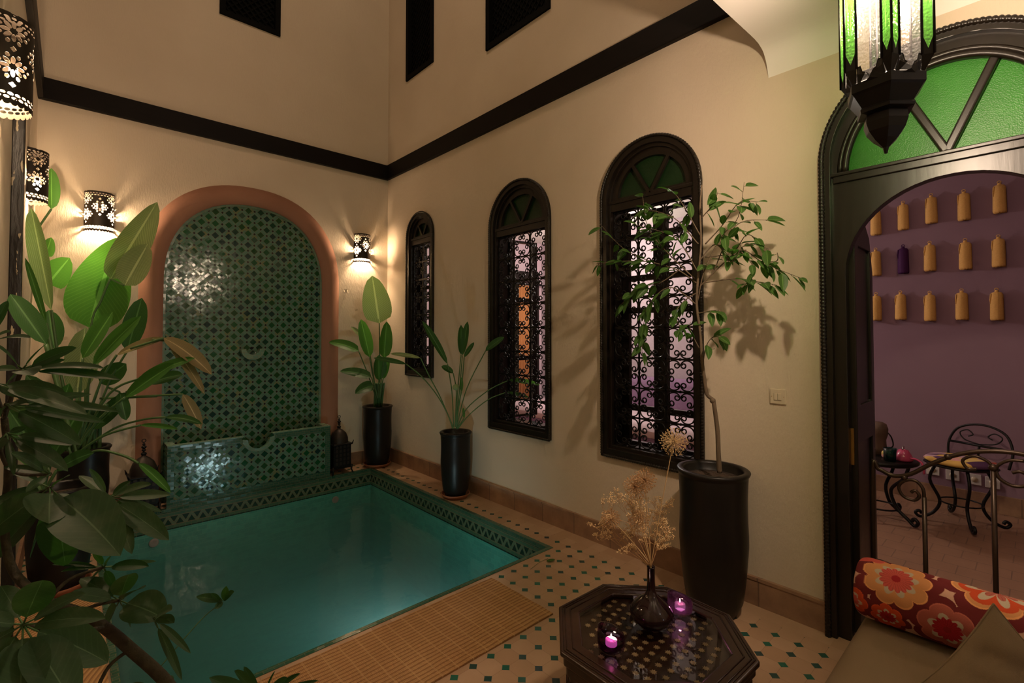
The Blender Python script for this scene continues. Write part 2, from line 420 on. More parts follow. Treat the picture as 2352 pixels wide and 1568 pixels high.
m = Mat('woven_straw', (.45,.25,.11), .75, spec=.2); x, y, z = m.xyz()
wv = m.noise(2.5, 2)*.02; a = (x+wv)/.0068; b = (y+wv)/.024
ch = E.m('ADD', (a*2*pi).sin()*.5, .5); cr = (b.fr()-.5).abs()*2
c = m.mix(m.noise(10, 4, stretch=(1,.25,1)), (.42,.21,.08), (.57,.33,.14)); c = m.mix(cr.gt(.66)*.75, c, (.24,.105,.038))
c = m.mix(((x/.085).fr().lt(.09))*.45, c, (.60,.36,.16)); c = m.mix((1-ch)*.22, c, (.2,.085,.03)); m.color(c)
m.bump(ch*.5+cr*(-.8), .8, .006); M_straw = m.m
m = Mat('coiled_straw', (.45,.25,.11), .75, spec=.2); x, y, z = m.xyz()
dd = E.m('SQRT', (x+1.9)*(x+1.9)+(y+2.9)*(y+2.9), 0); a = (dd+m.noise(6, 2)*.012)/.021
c = m.mix(m.noise(12, 4), (.50,.27,.11), (.60,.36,.16)); c = m.mix((a.fr()-.5).abs().gt(.3)*.6, c, (.24,.11,.045)); m.color(c)
m.bump((a.fr()-.5).abs()*(-1.0), .8, .01); M_coil = m.m
def cloth(name, c1, c2=None, sc=700, rough=.9):
    m = Mat(name, c1, rough, spec=.1); m.color(m.mix(m.noise(sc, 2), c1, c2 or tuple(a*.8 for a in c1))); m.bump(m.noise(sc*.6, 2)+m.noise(7, 3)*1.5, .25, .003); return m.m
M_beige = cloth('beige_linen', (.27,.195,.115), (.22,.155,.09))
M_pinkc = cloth('pale_pink_cotton', (.75,.58,.64))
M_violet = cloth('violet_cotton', (.30,.18,.30))
M_orange = cloth('orange_curtain_cloth', (.62,.26,.10))
M_gold = cloth('golden_silk_thread', (.78,.46,.16), (.62,.34,.10), 90, .6)
M_plum = cloth('plum_silk_thread', (.07,.02,.08), (.05,.01,.06), 90, .6)
M_plastic = Mat('ivory_plastic', (.62,.52,.38), .35).m
M_socket = Mat('white_plastic', (.62,.58,.55), .4).m
M_vase = Mat('dark_aubergine_glaze', (.016,.005,.006), .07, spec=.5).m
M_pgd = Mat('dark_purple_glass'); M_pgd.thin((.50,.22,.48), 1.5, .04); M_pgd = M_pgd.m
M_bone = Mat('bone_inlay', (.26,.175,.085), .5).m
M_wax = Mat('violet_wax', (.75,.45,.60), .5).emit((1,.62,.70), 1.3).m
M_flame = Mat('candle_flame', (1,.8,.5), .5).emit((1,.72,.5), 60).m
M_bulb = Mat('lit_bulb', (1,1,1), .5).emit((1,.70,.44), 1150).m
M_bulb2 = Mat('lit_lantern_bulb', (1,1,1), .5).emit((1,.76,.54), 160).m
M_dryf = Mat('dried_flower', (.48,.27,.12), .9).m
M_dryb = Mat('dried_seed', (.72,.50,.26), .8).m
M_dryd = Mat('dried_dark_heart', (.10,.045,.02), .9).m
M_brass = Mat('brass', (.45,.25,.07), .35, .9).m
M_silver = Mat('silver_metal', (.55,.52,.5), .3, .9).m
M_black = Mat('black_void', (.004,.004,.004), .9).m
M_shut = wood('black_shutter_wood', (.002,.002,.0015), (.004,.004,.003), .8, (1,1,.15), .1)
def struct(o): return tag(o, kind='structure')
WX = -3.055                                                # inner face of the left wall
# ------------------------------------------------------------------ room shell
W1 = (-1.025, -.485, 1.04, 2.575); W2 = (-2.712, -1.958, .655, 2.45); W3 = (-3.970, -3.218, .64, 2.445); DR = (-5.552, -4.605, 0, 2.365)
def wh(w, g=.03): return arch(w[0]+g, w[1]-g, w[2]+g, w[3])
U1 = (-1.0, -.444, 4.42, 5.6); U2 = (-2.712, -1.90, 4.14, 5.5)
door_hole = arch(DR[0]+.03, DR[1]-.03, .0, DR[3])
b = MB()
outl = [(-7.6, -.02), (-5.522, -.02)] + door_hole[2:][::1]
# outline with the door cut through the bottom edge
door_arc = [(p[0], p[1]) for p in arch(DR[0]+.03, DR[1]-.03, 0, DR[3])[2:]]        # from right springing over to left springing
outl = [(-7.6, -.02), (DR[0]+.03, -.02)] + list(reversed(door_arc)) + [(DR[1]-.03, -.02), (.0, -.02), (.0, 6.2), (-7.6, 6.2)]
b.plate([outl, wh(W1), wh(W2), wh(W3), rect(U1[0]+.02, U1[2]+.02, U1[1]-.02, U1[3]), rect(U2[0]+.02, U2[2]+.02, U2[1]-.02, U2[3])], 0, .24, 0)
struct(b.build('wall_right', M_wall))
b = MB(); b.plate([rect(WX-.3, -1.2, .24, 6.2), rect(-1.79, 4.64, -1.28, 5.8)], 0, .24, 1); struct(b.build('wall_back', M_wall))
LW = (-2.75, -2.0, .65, 2.45)
b = MB(); b.plate([rect(-7.6, -.02, .0, 6.2)], WX-.24, WX, 0); struct(b.build('wall_left', M_wall))
b = MB(); b.box(WX-.24, -7.84, 0, .24, -7.6, 3.1); struct(b.build('wall_front', M_wall))
b = MB(); b.box(WX, -4.55, 3.12, 0, -4.354, 6.2); struct(b.build('wall_gallery', M_white))
# gallery ceiling with the curved cove along the walls, its end edge shows against the court
prof = [(0, 2.92), (-.012, 2.955), (-.03, 2.995), (-.06, 3.03), (-.11, 3.052), (-.2, 3.06), (-.45, 3.05), (-.75, 3.04), (-1.5, 3.035)]
prof = [(p.x, p.y) for p in smoothpath([V((a_, b_, 0)) for a_, b_ in prof], 6)]
low = prof + [(WX-p[0], p[1]) for p in reversed(prof[:-1])]
b = MB(); b.plate([[(p[0], p[1]) for p in low]+[(WX, 3.2), (0, 3.2)]], -7.6, -4.354, 1)
o = struct(b.build('ceiling', M_white))
# floor with the pool cut out
PX0, PX1, PY0, PY1 = -2.655, -.335, -2.985, -.275
b = MB(); b.plate([rect(WX-.1, -7.7, .0, .0), rect(PX0-.016, PY0-.016, PX1+.016, PY1+.016)], -.06, 0, 2); struct(b.build('floor', M_floor))
# dark painted beams round the court
b = MB(); b.box(-.035, -4.36, 3.37, .02, -.02, 3.545); bevel(struct(b.build('trim_1', M_beam)), .006)
b = MB(); b.box(WX, -.04, 3.37, 0, .02, 3.545); bevel(struct(b.build('trim_2', M_beam)), .006)
b = MB(); b.box(WX-.02, -4.36, 3.37, WX+.035, -.04, 3.545); bevel(struct(b.build('trim_3', M_beam)), .006)
b = MB(); b.box(-.016, -4.6, 0, .0, 0, .145); b.box(-.020, -4.6, .138, 0, 0, .155); struct(b.build('baseboard_right', M_skirt))
b = MB(); b.box(-.6, -.016, 0, -.016, 0, .145); b.box(WX, -.016, 0, -2.42, 0, .145); struct(b.build('baseboard_back', M_skirt))
b = MB(); b.box(WX, -7.6, 0, WX+.016, -.016, .145); struct(b.build('baseboard_left', M_skirt))

# ------------------------------------------------------------------ scroll grille cell
def cscroll(R0):
    def half():
        pts = [V((0, 0))]; h = 0; p = V((0, 0)); ds = R0*.13
        for i in range(27):
            k = 1/R0 if i < 9 else (1/(R0*.75) if i < 12 else 1/(R0*.42)*(1+.06*(i-12)))
            h += k*ds; p = p+V((cos(h), sin(h)))*ds; pts.append(p.copy())
        return pts
    a = half(); return [V((-q.x, q.y)) for q in reversed(a[1:])]+a        # back at origin, opens to +y
def grille_mesh(y0, y1, z0, z1, nc, nr, x=.035):
    b = MB(); cw = (y1-y0)/nc; chh = (z1-z0)/nr; t = .008
    for i in range(nc+1): b.bar((x, y0+i*cw, z0), (x, y0+i*cw, z1), t*1.3, t)
    for j in range(nr+1): b.bar((x, y0, z0+j*chh), (x, y1, z0+j*chh), t, t*1.5)
    R0 = min(cw, chh)*.262; base = cscroll(R0)
    for i in range(nc):
        for j in range(nr):
            cy = y0+(i+.5)*cw; cz = z0+(j+.5)*chh
            for sy in (-1, 1):
                for sz in (-1, 1):
                    c0 = V((sy*cw*.5*.80, sz*chh*.5*.80)); d = V((-sy, -sz)).normalized(); e = V((d.y, -d.x))
                    b.tube([(x, cy+(c0+e*q.x+d*q.y).x, cz+(c0+e*q.x+d*q.y).y) for q in base[::1]], .0050, 5)
            for a, bb in ((0,.5),(0,-.5),(.5,0),(-.5,0)): b.sphere((x, cy+a*cw, cz+bb*chh), .010, 6, 4)
    return b
def rope(b, pts, r=.011):
    """twisted moulding: a tube whose radius ripples along its length"""
    P = []; L = 0; out = []; rr = []
    for i in range(len(pts)-1):
        a = V(pts[i]); c = V(pts[i+1]); n = max(1, int((c-a).length/.006))
        for k in range(n): P.append(a.lerp(c, k/n))
    P.append(V(pts[-1]))
    for i, p in enumerate(P): rr.append(r*(.78+.3*(i % 3 != 0)))
    b.tube(P, rr, 6)
def arched_window(n, w, cols, rows, label_glass, sgn=1, x0=0.0, leafopen=None, mullion=False, gz=None):
    """sgn=1: in the right wall (opens towards +x); sgn=-1: in the left wall"""
    y0, y1, z0, zs = w; r = (y1-y0)/2; c = (y0+y1)/2
    X = lambda a: x0+sgn*a
    outer = arch(y0, y1, z0, zs, 28); inner = arch(y0+.05, y1-.05, z0+.055, zs, 28)
    b = MB(); b.plate([outer, inner], X(-.022), X(.03), 0)
    i2 = arch(y0+.03, y1-.03, z0+.03, zs, 28); i3 = arch(y0+.072, y1-.072, z0+.078, zs, 28)
    b.plate([i2, i3], X(.0), X(.20), 0)
    rail = zs-.012
    b.box(min(X(.005), X(.09)), y0+.06, rail-.065, max(X(.005), X(.09)), y1-.06, rail)
    b.box(min(X(-.004), X(.05)), y0+.06, rail-.012, max(X(-.004), X(.05)), y1-.06, rail+.010)
    o = struct(b.build('window_%d' % n, M_wood)); bevel(o, .004)
    b = MB(); e = r-.006
    path = [(X(-.024), y0+.004, z0+.004), (X(-.024), y0+.004, zs)]+[(X(-.024), c-e*cos(pi*k/28), zs+e*sin(pi*k/28)) for k in range(29)]+[(X(-.024), y1-.004, z0+.004), (X(-.024), y0+.004, z0+.004)]
    rope(b, path); b.build('rope_moulding', M_wood, o)
    # lunette: green glass, glazing ring and a V of two bars
    ri = r-.075
    b = MB(); b.plate([[(c+ri*cos(pi*k/24), rail+.005+(ri+.01)*sin(pi*k/24)) for k in range(25)]], X(.05), X(.056), 0); b.build('lunette_glass', label_glass, o)
    b = MB(); rr2 = ri-.045
    b.plate([[(c+(ri+.01)*cos(pi*k/24), rail+(ri+.02)*sin(pi*k/24)) for k in range(25)],
             [(c+rr2*cos(pi*k/24), rail+.03+(rr2-.02)*sin(pi*k/24)) for k in range(25)]], X(.02), X(.048), 0)
    for s in (-1, 1):
        b.bar((X(.03), c, rail+.01), (X(.03), c+s*ri*.50, rail+ri*.86), .022, .022, (1,0,0))
    b.build('lunette_bars', M_wood, o)
    gy0, gy1, gz0, gz1 = y0+.075, y1-.075, z0+.08, rail-.065
    grille_mesh(gy0, gy1, gz0, gz1, cols, rows, X(.035)).build('scroll_grille', M_iron, o)
    # casement leaves behind the grille
    def leafw(a0, a1, name, hinge=None, ang=0, panes=4):
        b = MB(); g = MB(); f = .05
        holes = []; H = (gz1-gz0)
        cuts = panes
        for a, bb in cuts: holes.append(rect(a0+f, gz0+H*a+.02, a1-f, gz0+H*bb-.02))
        b.plate([rect(a0, gz0, a1, gz1)]+holes, X(.14), X(.175), 0)
        for h in holes: g.box(min(X(.155), X(.159)), h[0][0], h[0][1], max(X(.155), X(.159)), h[2][0], h[2][1])
        if hinge is not None:
            R = Matrix.Translation(V((X(.16), hinge, 0))) @ Matrix.Rotation(ang, 4, 'Z') @ Matrix.Translation(-V((X(.16), hinge, 0)))
            b.v = [tuple(R @ V(p)) for p in b.v]; g.v = [tuple(R @ V(p)) for p in g.v]
        q = b.build(name, M_wood, o); g.build('pane', M_glass, q)
    if mullion:
        pc = [(0, .165), (.165, .42), (.42, .665), (.665, .865), (.865, 1.0)]
        pc = [(0,.155),(.155,.575),(.575,.715),(.715,.895),(.895,1.0)]
        leafw(gy0, c, 'casement', None, 0, pc); leafw(c, gy1, 'casement', None, 0, pc)
    elif leafopen is not None:
        leafw(gy0, c, 'casement', gy0, -leafopen*.98, [(0,.33),(.33,.66),(.66,1)]); leafw(c, gy1, 'casement', gy1, leafopen, [(0,.33),(.33,.66),(.66,1)])
    else:
        leafw(gy0, c, 'casement', None, 0, [(0,.33),(.33,.66),(.66,1)]); leafw(c, gy1, 'casement', None, 0, [(0,.33),(.33,.66),(.66,1)])
    return o
w = arched_window(1, W1, 2, 7, M_greend); arched_window(2, W2, 3, 8, M_greend, leafopen=radians(80)); arched_window(3, W3, 3, 8, M_greend, mullion=True)
m = Mat('worn_black_paint', (.01,.008,.006), .4, spec=.5); nw = m.noise(45, 5, stretch=(1,1,.25)); m.color(m.mix(nw.gt(.66), (.008,.006,.005), (.35,.28,.18))); m.bump(nw, .6, .01); M_worn = m.m
b = MB(); b.box(WX-.002, -2.075, 0, WX+.044, -2.03, 2.62); bevel(struct(b.build('trim_4', M_worn)), .006)
# shuttered lattice windows of the upper floor
def upper_window(n, a0, a1, z0, z1, ax):
    def P(b, u0, v0, u1, v1, d0, d1):
        if ax == 0: b.box(d0, u0, v0, d1, u1, v1)
        else: b.box(u0, d0, v0, u1, d1, v1)
    b = MB(); P(b, a0, z0, a0+.05, z1, -.02, .2); P(b, a1-.05, z0, a1, z1, -.02, .2); P(b, a0+.05, z0, a1-.05, z0+.05, -.02, .2); P(b, a0+.05, z1-.05, a1-.05, z1, -.02, .2)
    o = struct(b.build('window_%d' % n, M_shut))
    b = MB(); P(b, a0+.05, z0+.05, a1-.05, z1-.05, .05, .07); b.build('shutter_panel', M_shut, o)
    b = MB(); w = a1-a0-.1; h = z1-z0-.1; nst = int((w+h)/.07)
    for k in range(nst):
        t = k*.07
        for s in (0, 1):
            p0 = (min(t, w), max(0, t-w)); p1 = (max(0, t-h), min(t, h))
            if s: p0 = (w-p0[0], p0[1]); p1 = (w-p1[0], p1[1])
            if abs(p0[0]-p1[0]) < .01: continue
            A = (a0+.05+p0[0], z0+.05+p0[1]); B = (a0+.05+p1[0], z0+.05+p1[1])
            if ax == 0: b.bar((.03+.006*s, A[0], A[1]), (.03+.006*s, B[0], B[1]), .014, .008, (1,0,0))
            else: b.bar((A[0], .03+.006*s, A[1]), (B[0], .03+.006*s, B[1]), .014, .008, (0,1,0))
    b.build('lattice', M_shut, o)
upper_window(5, *U1[:2], U1[2], U1[3], 0); upper_window(6, *U2[:2], U2[2], U2[3], 0); upper_window(7, -1.812, -1.256, 4.623, 5.82, 1)

# ------------------------------------------------------------------ door with arched fanlight
y0, y1, zs = DR[0], DR[1], DR[3]; c = (y0+y1)/2; r = (y1-y0)/2
oy0, oy1, ozs = -5.505, -4.70, 1.80; orr = (oy1-oy0)/2
tz = 2.30; ri = .365
b = MB()
outer = arch(y0, y1, 0, zs, 32); fill = [(y0, .0), (oy0, .0), (oy0, ozs)]
ocurve = [(c+0*1 + (oy0+oy1)/2-c - orr*cos(pi*k/28), ozs+orr*sin(pi*k/28)) for k in range(29)]
oc = []
for i, p in enumerate(ocurve):
    oc.append(p)
out = [(y0, 0), (oy0, 0)]+oc+[(oy1, 0), (y1, 0)]+outer[2:]
lun = [(c+ri*1.0*cos(pi*k/28), tz+(2.705-tz)*sin(pi*k/28)) for k in range(29)]
b.plate([out, lun], .0, .055, 0)
o = struct(b.build('door_1', M_wood)); bevel(o, .004, 1); door = o
b = MB(); jo = arch(y0, y1, 0, zs, 32)
b.plate([[(y0, 0), (y0+.042, 0)]+list(reversed([(c+(r-.042)*cos(pi*k/32), zs+(r-.042)*sin(pi*k/32)) for k in range(33)]))+[(y1-.042, 0), (y1, 0)]+jo[2:]], -.03, .22, 0)
bevel(b.build('casing', M_wood, o), .006)
b = MB(); e = r-.004
rope(b, [(-.032, y0+.004, 0), (-.032, y0+.004, zs)]+[(-.032, c-e*cos(pi*k/32), zs+e*sin(pi*k/32)) for k in range(33)]+[(-.032, y1-.004, 0)], .014)
b.build('rope_moulding', M_wood, o)
b = MB()
for rad, th in ((ri+.03, .012), (ri+.008, .016)):
    b.tube([(-.004, c+rad*cos(pi*k/40), tz+.0+(2.705-tz)*(rad/ri)*sin(pi*k/40)) for k in range(41)], th, 8)
b.build('arch_moulding', M_wood, o)
b = MB(); b.box(-.012, c-ri-.06, tz-.045, .06, c+ri+.06, tz+.0); b.box(-.02, c-ri-.07, tz-.012, .05, c+ri+.07, tz+.006); bevel(b.build('transom', M_wood, o), .004)
b = MB(); b.plate([[(c+(ri+.01)*cos(pi*k/28), tz+(2.715-tz)*sin(pi*k/28)) for k in range(29)]], .03, .036, 0); b.build('fanlight_glass', M_green, o)
b = MB()
for s, yy, zz in ((1, -4.955, 2.655), (-1, -5.245, 2.655)): b.bar((.012, c-.005, tz+.005), (.012, c+s*.165, 2.67), .034, .034, (1,0,0))
bevel(b.build('fanlight_bars', M_wood, o), .008, 3)
# open leaf, folded back into the salon on the far jamb
def door_leaf(hy, sg, ang):
    W = .375; b = MB(); H = 2.12
    def T(p): 
        q = V((p[0], p[1], 0)); q.rotate(Matrix.Rotation(ang*sg, 3, 'Z').to_euler()); return (q.x+.06, q.y+hy, p[2])
    lb = MB()
    hol = [rect(.07, .25, W-.06, .95), rect(.07, 1.14, W-.06, 1.95)]
    lb.plate([[(0,.02),(W,.02),(W,H-.28),(W-.06,H-.1),(W-.2,H),(0,H)]]+hol, -.02, .02, 1)
    for h in hol: lb.box(h[0][0]-.01, -.008, h[0][1]-.01, h[1][0]+.01, .008, h[2][1]+.01)
    lb.v = [T(p) for p in lb.v]; l = lb.build('leaf', M_wood, door); bevel(l, .004)
    k = MB(); k.tube([T(p) for p in [(W-.03, .02, 1.10), (W-.01, .035, 1.10), (W+.03, .03, 1.105)]], .006, 6)
    k.tube([T((W+.03+.018*cos(a*pi/6), .03, 1.09+.018*sin(a*pi/6))) for a in range(12)], .0035, 6, closed=True)
    k.v += []; k.build('hook', M_silver, l)
    k = MB(); k.box(0,0,0,.018,.01,.045); k.v = [T((p[0]+W+.02, p[1]+.025, p[2]+1.02)) for p in k.v]; k.build('padlock', M_iron, l)
    return l
door_leaf(-4.706, 1, radians(0)); door_leaf(-5.49, -1, radians(8))
b = MB(); b.box(.045, -4.712, .85, .075, -4.70, 1.03); b.build('strike_plate', M_brass, door)

# ------------------------------------------------------------------ salon behind the wall
b = MB(); b.box(2.93, -7.6, -.02, 3.1, -3.9, 3.2); struct(b.build('wall_salon', M_purple))
b = MB(); b.box(2.93, -3.9, -.02, 3.1, .4, 3.2); struct(b.build('wall_salon_far', M_purple_lit))
b = MB(); b.plate([rect(.24, -.02, 2.93, 3.2), rect(2.30, -.01, 2.76, 2.36)], .24, .42, 1); struct(b.build('wall_salon_end', M_pink))
b = MB(); b.box(.24, -7.8, -.02, 3.1, -7.6, 3.2); struct(b.build('wall_salon_near', M_purple))
b = MB(); b.box(.24, -7.6, 3.0, 2.93, .24, 3.1); struct(b.build('ceiling_salon', M_white))
b = MB(); b.box(-.0, -7.6, -.08, 2.93, 1.4, -.002); struct(b.build('floor_salon', M_floor2))
b = MB(); b.box(2.91, -7.6, 0, 2.93, .24, .15); struct(b.build('baseboard_salon', M_skirt))
b = MB(); b.box(1.6, 1.4, -.02, 3.4, 1.5, 3.0); struct(b.build('wall_passage', M_pink))
b = MB(); b.plate([[(2.22,0),(2.30,0),(2.30,2.36),(2.76,2.36),(2.76,0),(2.84,0),(2.84,2.50),(2.22,2.50)]], .2, .25, 1); struct(b.build('door_2', M_wood))

# ------------------------------------------------------------------ plunge pool
pool = thing('swimming_pool', ((PX0+PX1)/2, (PY0+PY1)/2, -1), 'small sunken plunge pool with turquoise tiles and a green zigzag mosaic band', 'pool')
b = MB()
D = -.95
b.box(PX0, PY0, D-.05, PX1, PY1, D)
b.box(PX0-.06, PY0, D, PX0, PY1, -.178); b.box(PX1, PY0, D, PX1+.06, PY1, -.178)
b.box(PX0-.06, PY0-.06, D, PX1+.06, PY0, -.178); b.box(PX0-.06, PY1, D, PX1+.06, PY1+.06, -.178)
b.build('basin', M_pool, pool)
b = MB(); b.box(PX0-.015, PY0, -.178, PX0, PY1, -.002); b.box(PX1, PY0, -.178, PX1+.015, PY1, -.002); b.box(PX0-.015, PY0-.015, -.178, PX1+.015, PY0, -.002); b.box(PX0-.015, PY1, -.178, PX1+.015, PY1+.015, -.002)
b.build('mosaic_band', M_zig, pool)
b = MB(); g = .026
b.box(PX0-g, PY0-g, -.03, PX1+g, PY0+.004, .004); b.box(PX0-g, PY0, -.03, PX0+.004, PY1, .004); b.box(PX1-.004, PY0, -.03, PX1+g, PY1, .004); b.box(PX0-g, PY1-.004, -.03, PX1+g, PY1+g, .004)
b.build('coping', M_strip, pool)
b = MB(); b.box(PX0+.001, PY0+.001, D+.002, PX1-.001, PY1-.001, -.180); b.build('water', M_water, pool)
M_noz = Mat('inlet_rim', (.45,.28,.26), .4).m
for (u, v) in ((770, 1147), (353, 1246)):
    q = on(u, v, 1, PY1); b = MB(); pr = [(0,0),(.035,0),(.035,.008),(.028,.012),(.014,.008),(.0,.008)]
    b.lathe((0,0,0), pr, 20); b.v = [(p[0]+q.x, PY1-p[2]-.002, p[1]+q.z) for p in b.v]; b.build('inlet_nozzle', M_noz, pool)
M_pl = Mat('underwater_lamp_lens', (.9,1,.95), .4).emit((.7,1,.88), .6).m
b = MB(); b.lathe((0,0,0), [(0,0),(.09,0),(.09,.02),(.075,.03),(0,.03)], 24); b.v = [(p[0]-1.4, PY0+p[2], p[1]-.38) for p in b.v]; b.build('underwater_lamp', M_pl, pool)

# ------------------------------------------------------------------ wall fountain
fo = thing('wall_fountain', (-1.49, 0, 0), 'tall arched wall fountain of green lattice tiles with terracotta surround and basin', 'fountain')
sx0, sx1 = -2.40, -.60; sc = (sx0+sx1)/2; sr = (sx1-sx0)/2
tx0, tx1 = -2.225, -.805; tr = (tx1-tx0)/2; tcx = (tx0+tx1)/2
def rnd_arch(x0, x1, zb, zsp, n, rise, pw=2.25):
    """slightly squared arch, as plastered by hand"""
    r = (x1-x0)/2; c = (x0+x1)/2; o = [(x0, zb), (x1, zb)]
    for k in range(n+1):
        a = pi*k/n; cx_, sx_ = cos(a), sin(a)
        o.append((c+r*abs(cx_)**(2/pw)*(1 if cx_ >= 0 else -1), zsp+rise*abs(sx_)**(2/pw)))
    return o
N = 48
O0 = rnd_arch(sx0, sx1, 0, 2.02, N, .955); O1 = rnd_arch(sx0+.03, sx1-.03, 0, 2.02, N, .925); O2 = rnd_arch(sx0+.075, sx1-.075, 0, 2.02, N, .88)
I0 = rnd_arch(tx0, tx1, 0, 1.99, N, .79)
b = MB(); ls = [[(p[0], 0, p[1]) for p in O0], [(p[0], -.035, p[1]) for p in O1], [(p[0], -.062, p[1]) for p in O2], [(p[0], -.062, p[1]) for p in I0], [(p[0], -.012, p[1]) for p in I0]]
vs = [p for l in ls for p in l]; n_ = len(O0); fs = []
for k in range(4):
    for i in range(n_):
        j = (i+1) % n_
        if i == 0: continue
        fs.append((k*n_+i, k*n_+j, (k+1)*n_+j, (k+1)*n_+i))
b.add(vs, fs, None, True); sur = b.build('surround', M_salmon, fo)
b = MB(); b.plate([[(p[0], p[1]) for p in I0]], -.03, -.012, 1); b.build('tile_panel', M_zx, fo)
M_edge = M_strip2
b = MB(); In = rnd_arch(tx0+.02, tx1-.02, 0, 1.99, N, .77)
b.plate([I0, [(p[0], max(.01, p[1])) for p in In]], -.036, -.029, 1); b.build('edge_tiles', M_edge, fo)
q = on(577, 812, 1, -.03)
b = MB()
b.plate([[(q.x+.105*cos(pi+pi*k/16), q.z+.045+.105*sin(pi+pi*k/16)) for k in range(17)]+[(q.x+.062*cos(2*pi-pi*k/16), q.z+.05+.058*sin(2*pi-pi*k/16)) for k in range(17)]], -.10, -.03, 1)
b.build('spout', M_strip2, fo)
b = MB(); b.sphere((q.x, -.04, q.z+.055), .014, 10, 6); b.build('water_jet', M_iron, fo)
# basin with a scooped lip
bx0, bx1, by, bz = -2.195, -.79, -.25, .525
cx_ = -1.478; nr = .098
notch = [(cx_+nr*cos(-pi*k/14), bz-.035+nr*.95*sin(-pi*k/14)) for k in range(15)]
lip = [(bx1, bz)]+[(cx_+.125, bz)]+notch+[(cx_-.125, bz)]+[(bx0, bz)]
b = MB(); b.plate([[(bx0, 0), (bx1, 0)]+lip], by, by+.045, 1)
b.box(bx0, by+.045, 0, bx0+.05, -.03, bz); b.box(bx1-.05, by+.045, 0, bx1, -.03, bz); b.box(bx0+.05, by+.045, .0, bx1-.05, -.03, .30)
ba = b.build('basin', M_zx, fo)
b = MB(); t = .006
b.box(bx0-t, by-t, bz, cx_-.125, by+.05, bz+.008); b.box(cx_+.125, by-t, bz, bx1+t, by+.05, bz+.008)
b.box(bx0-t, by+.05, bz, bx0+.055, -.03, bz+.008); b.box(bx1-.055, by+.05, bz, bx1+t, -.03, bz+.008)
R1 = nr+.045
ring = [(cx_+R1*cos(-pi*k/16), bz-.02+R1*.92*sin(-pi*k/16)) for k in range(17)]+[(cx_+nr*cos(-pi+pi*k/16), bz-.03+nr*.95*sin(-pi+pi*k/16)) for k in range(17)]
b.plate([ring], by-.009, by, 1); b.build('rim_tiles', M_strip2, ba)
b = MB(); b.box(bx0-t, by-t, bz-.05, cx_-.15, by, bz); b.box(cx_+.15, by-t, bz-.05, bx1+t, by, bz)
b.box(bx1-.045, by-t, .0, bx1+t, by, bz-.05); b.box(bx0-t, by-t, .0, bx0+.045, by, bz-.05); b.box(bx0+.045, by-t, 0, bx1-.045, by, .06); b.box(bx1, by, 0, bx1+t, -.03, bz)
b.build('border_tiles', M_strip, ba)
b = MB(); b.add([(bx0+.05, by+.045, .40), (bx1-.05, by+.045, .40), (bx1-.05, -.03, .40), (bx0+.05, -.03, .40)], [(0,1,2,3)]); b.build('water', M_bwater, ba, recalc=False)
# ------------------------------------------------------------------ pierced sconces
def sconce_shade():
    """half cylinder of pierced metal, local: wall at y=0, bulges towards -y, bottom at z=0"""
    R = .098; H = .335; L = pi*R; nu = 110; nv = 120
    holes = []                                             # ellipses (centre s, centre t, half length, half width, angle)
    for ci in range(-1, 3):
        for ri in range(-1, 3):
            cx = L/2+(ci-.5)*.1026+.0513; cz = .075+ri*.13+(.065 if ci % 2 else 0)
            if cz < .08 or cz > .29: continue
            for k in range(8):
                a = k*pi/4; holes.append((cx+.024*cos(a), cz+.024*sin(a), .0138, .0070, a))
                a += pi/8; holes.append((cx+.0420*cos(a), cz+.0420*sin(a), .0082, .0066, a))
            for dz in (-.065, .065): holes.append((cx, cz+dz, .0115, .0115, None))
            for dx, dz in ((.0513, .0), (-.0513, .0)): holes.append((cx+dx, cz+dz, .0075, .0075, None))
    for k in range(-10, 11):
        holes.append((L/2+k*.0205, .316, .0080, .0042, 0)); holes.append((L/2+(k+.5)*.0205, .301, .0075, .0038, 0))
        holes.append((L/2+k*.0215, .040, .0088, .0055, 0)); holes.append((L/2+(k+.5)*.0215, .026, .0088, .0058, 0))
    def field(s, t):                                       # > 0 solid
        v = 1.0
        for (cx, cz, a, b_, an) in holes:
            dx = s-cx; dz = t-cz
            if abs(dx) > .016 or abs(dz) > .016: continue
            if an is None: e = (abs(dx)/a)**.85+(abs(dz)/b_)**.85-1
            else:
                p = dx*cos(an)+dz*sin(an); q = -dx*sin(an)+dz*cos(an); e = (p/a)**2+(q/b_)**2-1
            if e < v: v = e
        w = ((s-L/2)/.0215) % 1-.5
        return min(v, (t-.012+.012*(1-(2*w)**2)**.5)*90)
    F = [[field(L*i/nu, H*j/nv) for j in range(nv+1)] for i in range(nu+1)]
    vs = []; idx = {}; fs = []
    def P(i, j):
        a = pi*i/nu; return (-R*cos(a), -R*sin(a), H*j/nv)
    def vid(key, i, j):
        if key not in idx: idx[key] = len(vs); vs.append(P(i, j))
        return idx[key]
    for i in range(nu):
        for j in range(nv):
            c = [(i, j), (i+1, j), (i+1, j+1), (i, j+1)]; f = [F[a][b_] for a, b_ in c]
            if max(f) <= 0: continue
            poly = []
            for k in range(4):
                A, B = c[k], c[(k+1) % 4]; fa, fb = f[k], f[(k+1) % 4]
                if fa > 0: poly.append(vid(A, *A))
                if (fa > 0) != (fb > 0):
                    t = fa/(fa-fb); key = (min(A, B), max(A, B)); poly.append(vid(key, A[0]+(B[0]-A[0])*t, A[1]+(B[1]-A[1])*t))
            if len(poly) > 2: fs.append(tuple(poly))
    b = MB(); b.add(vs, fs); return b
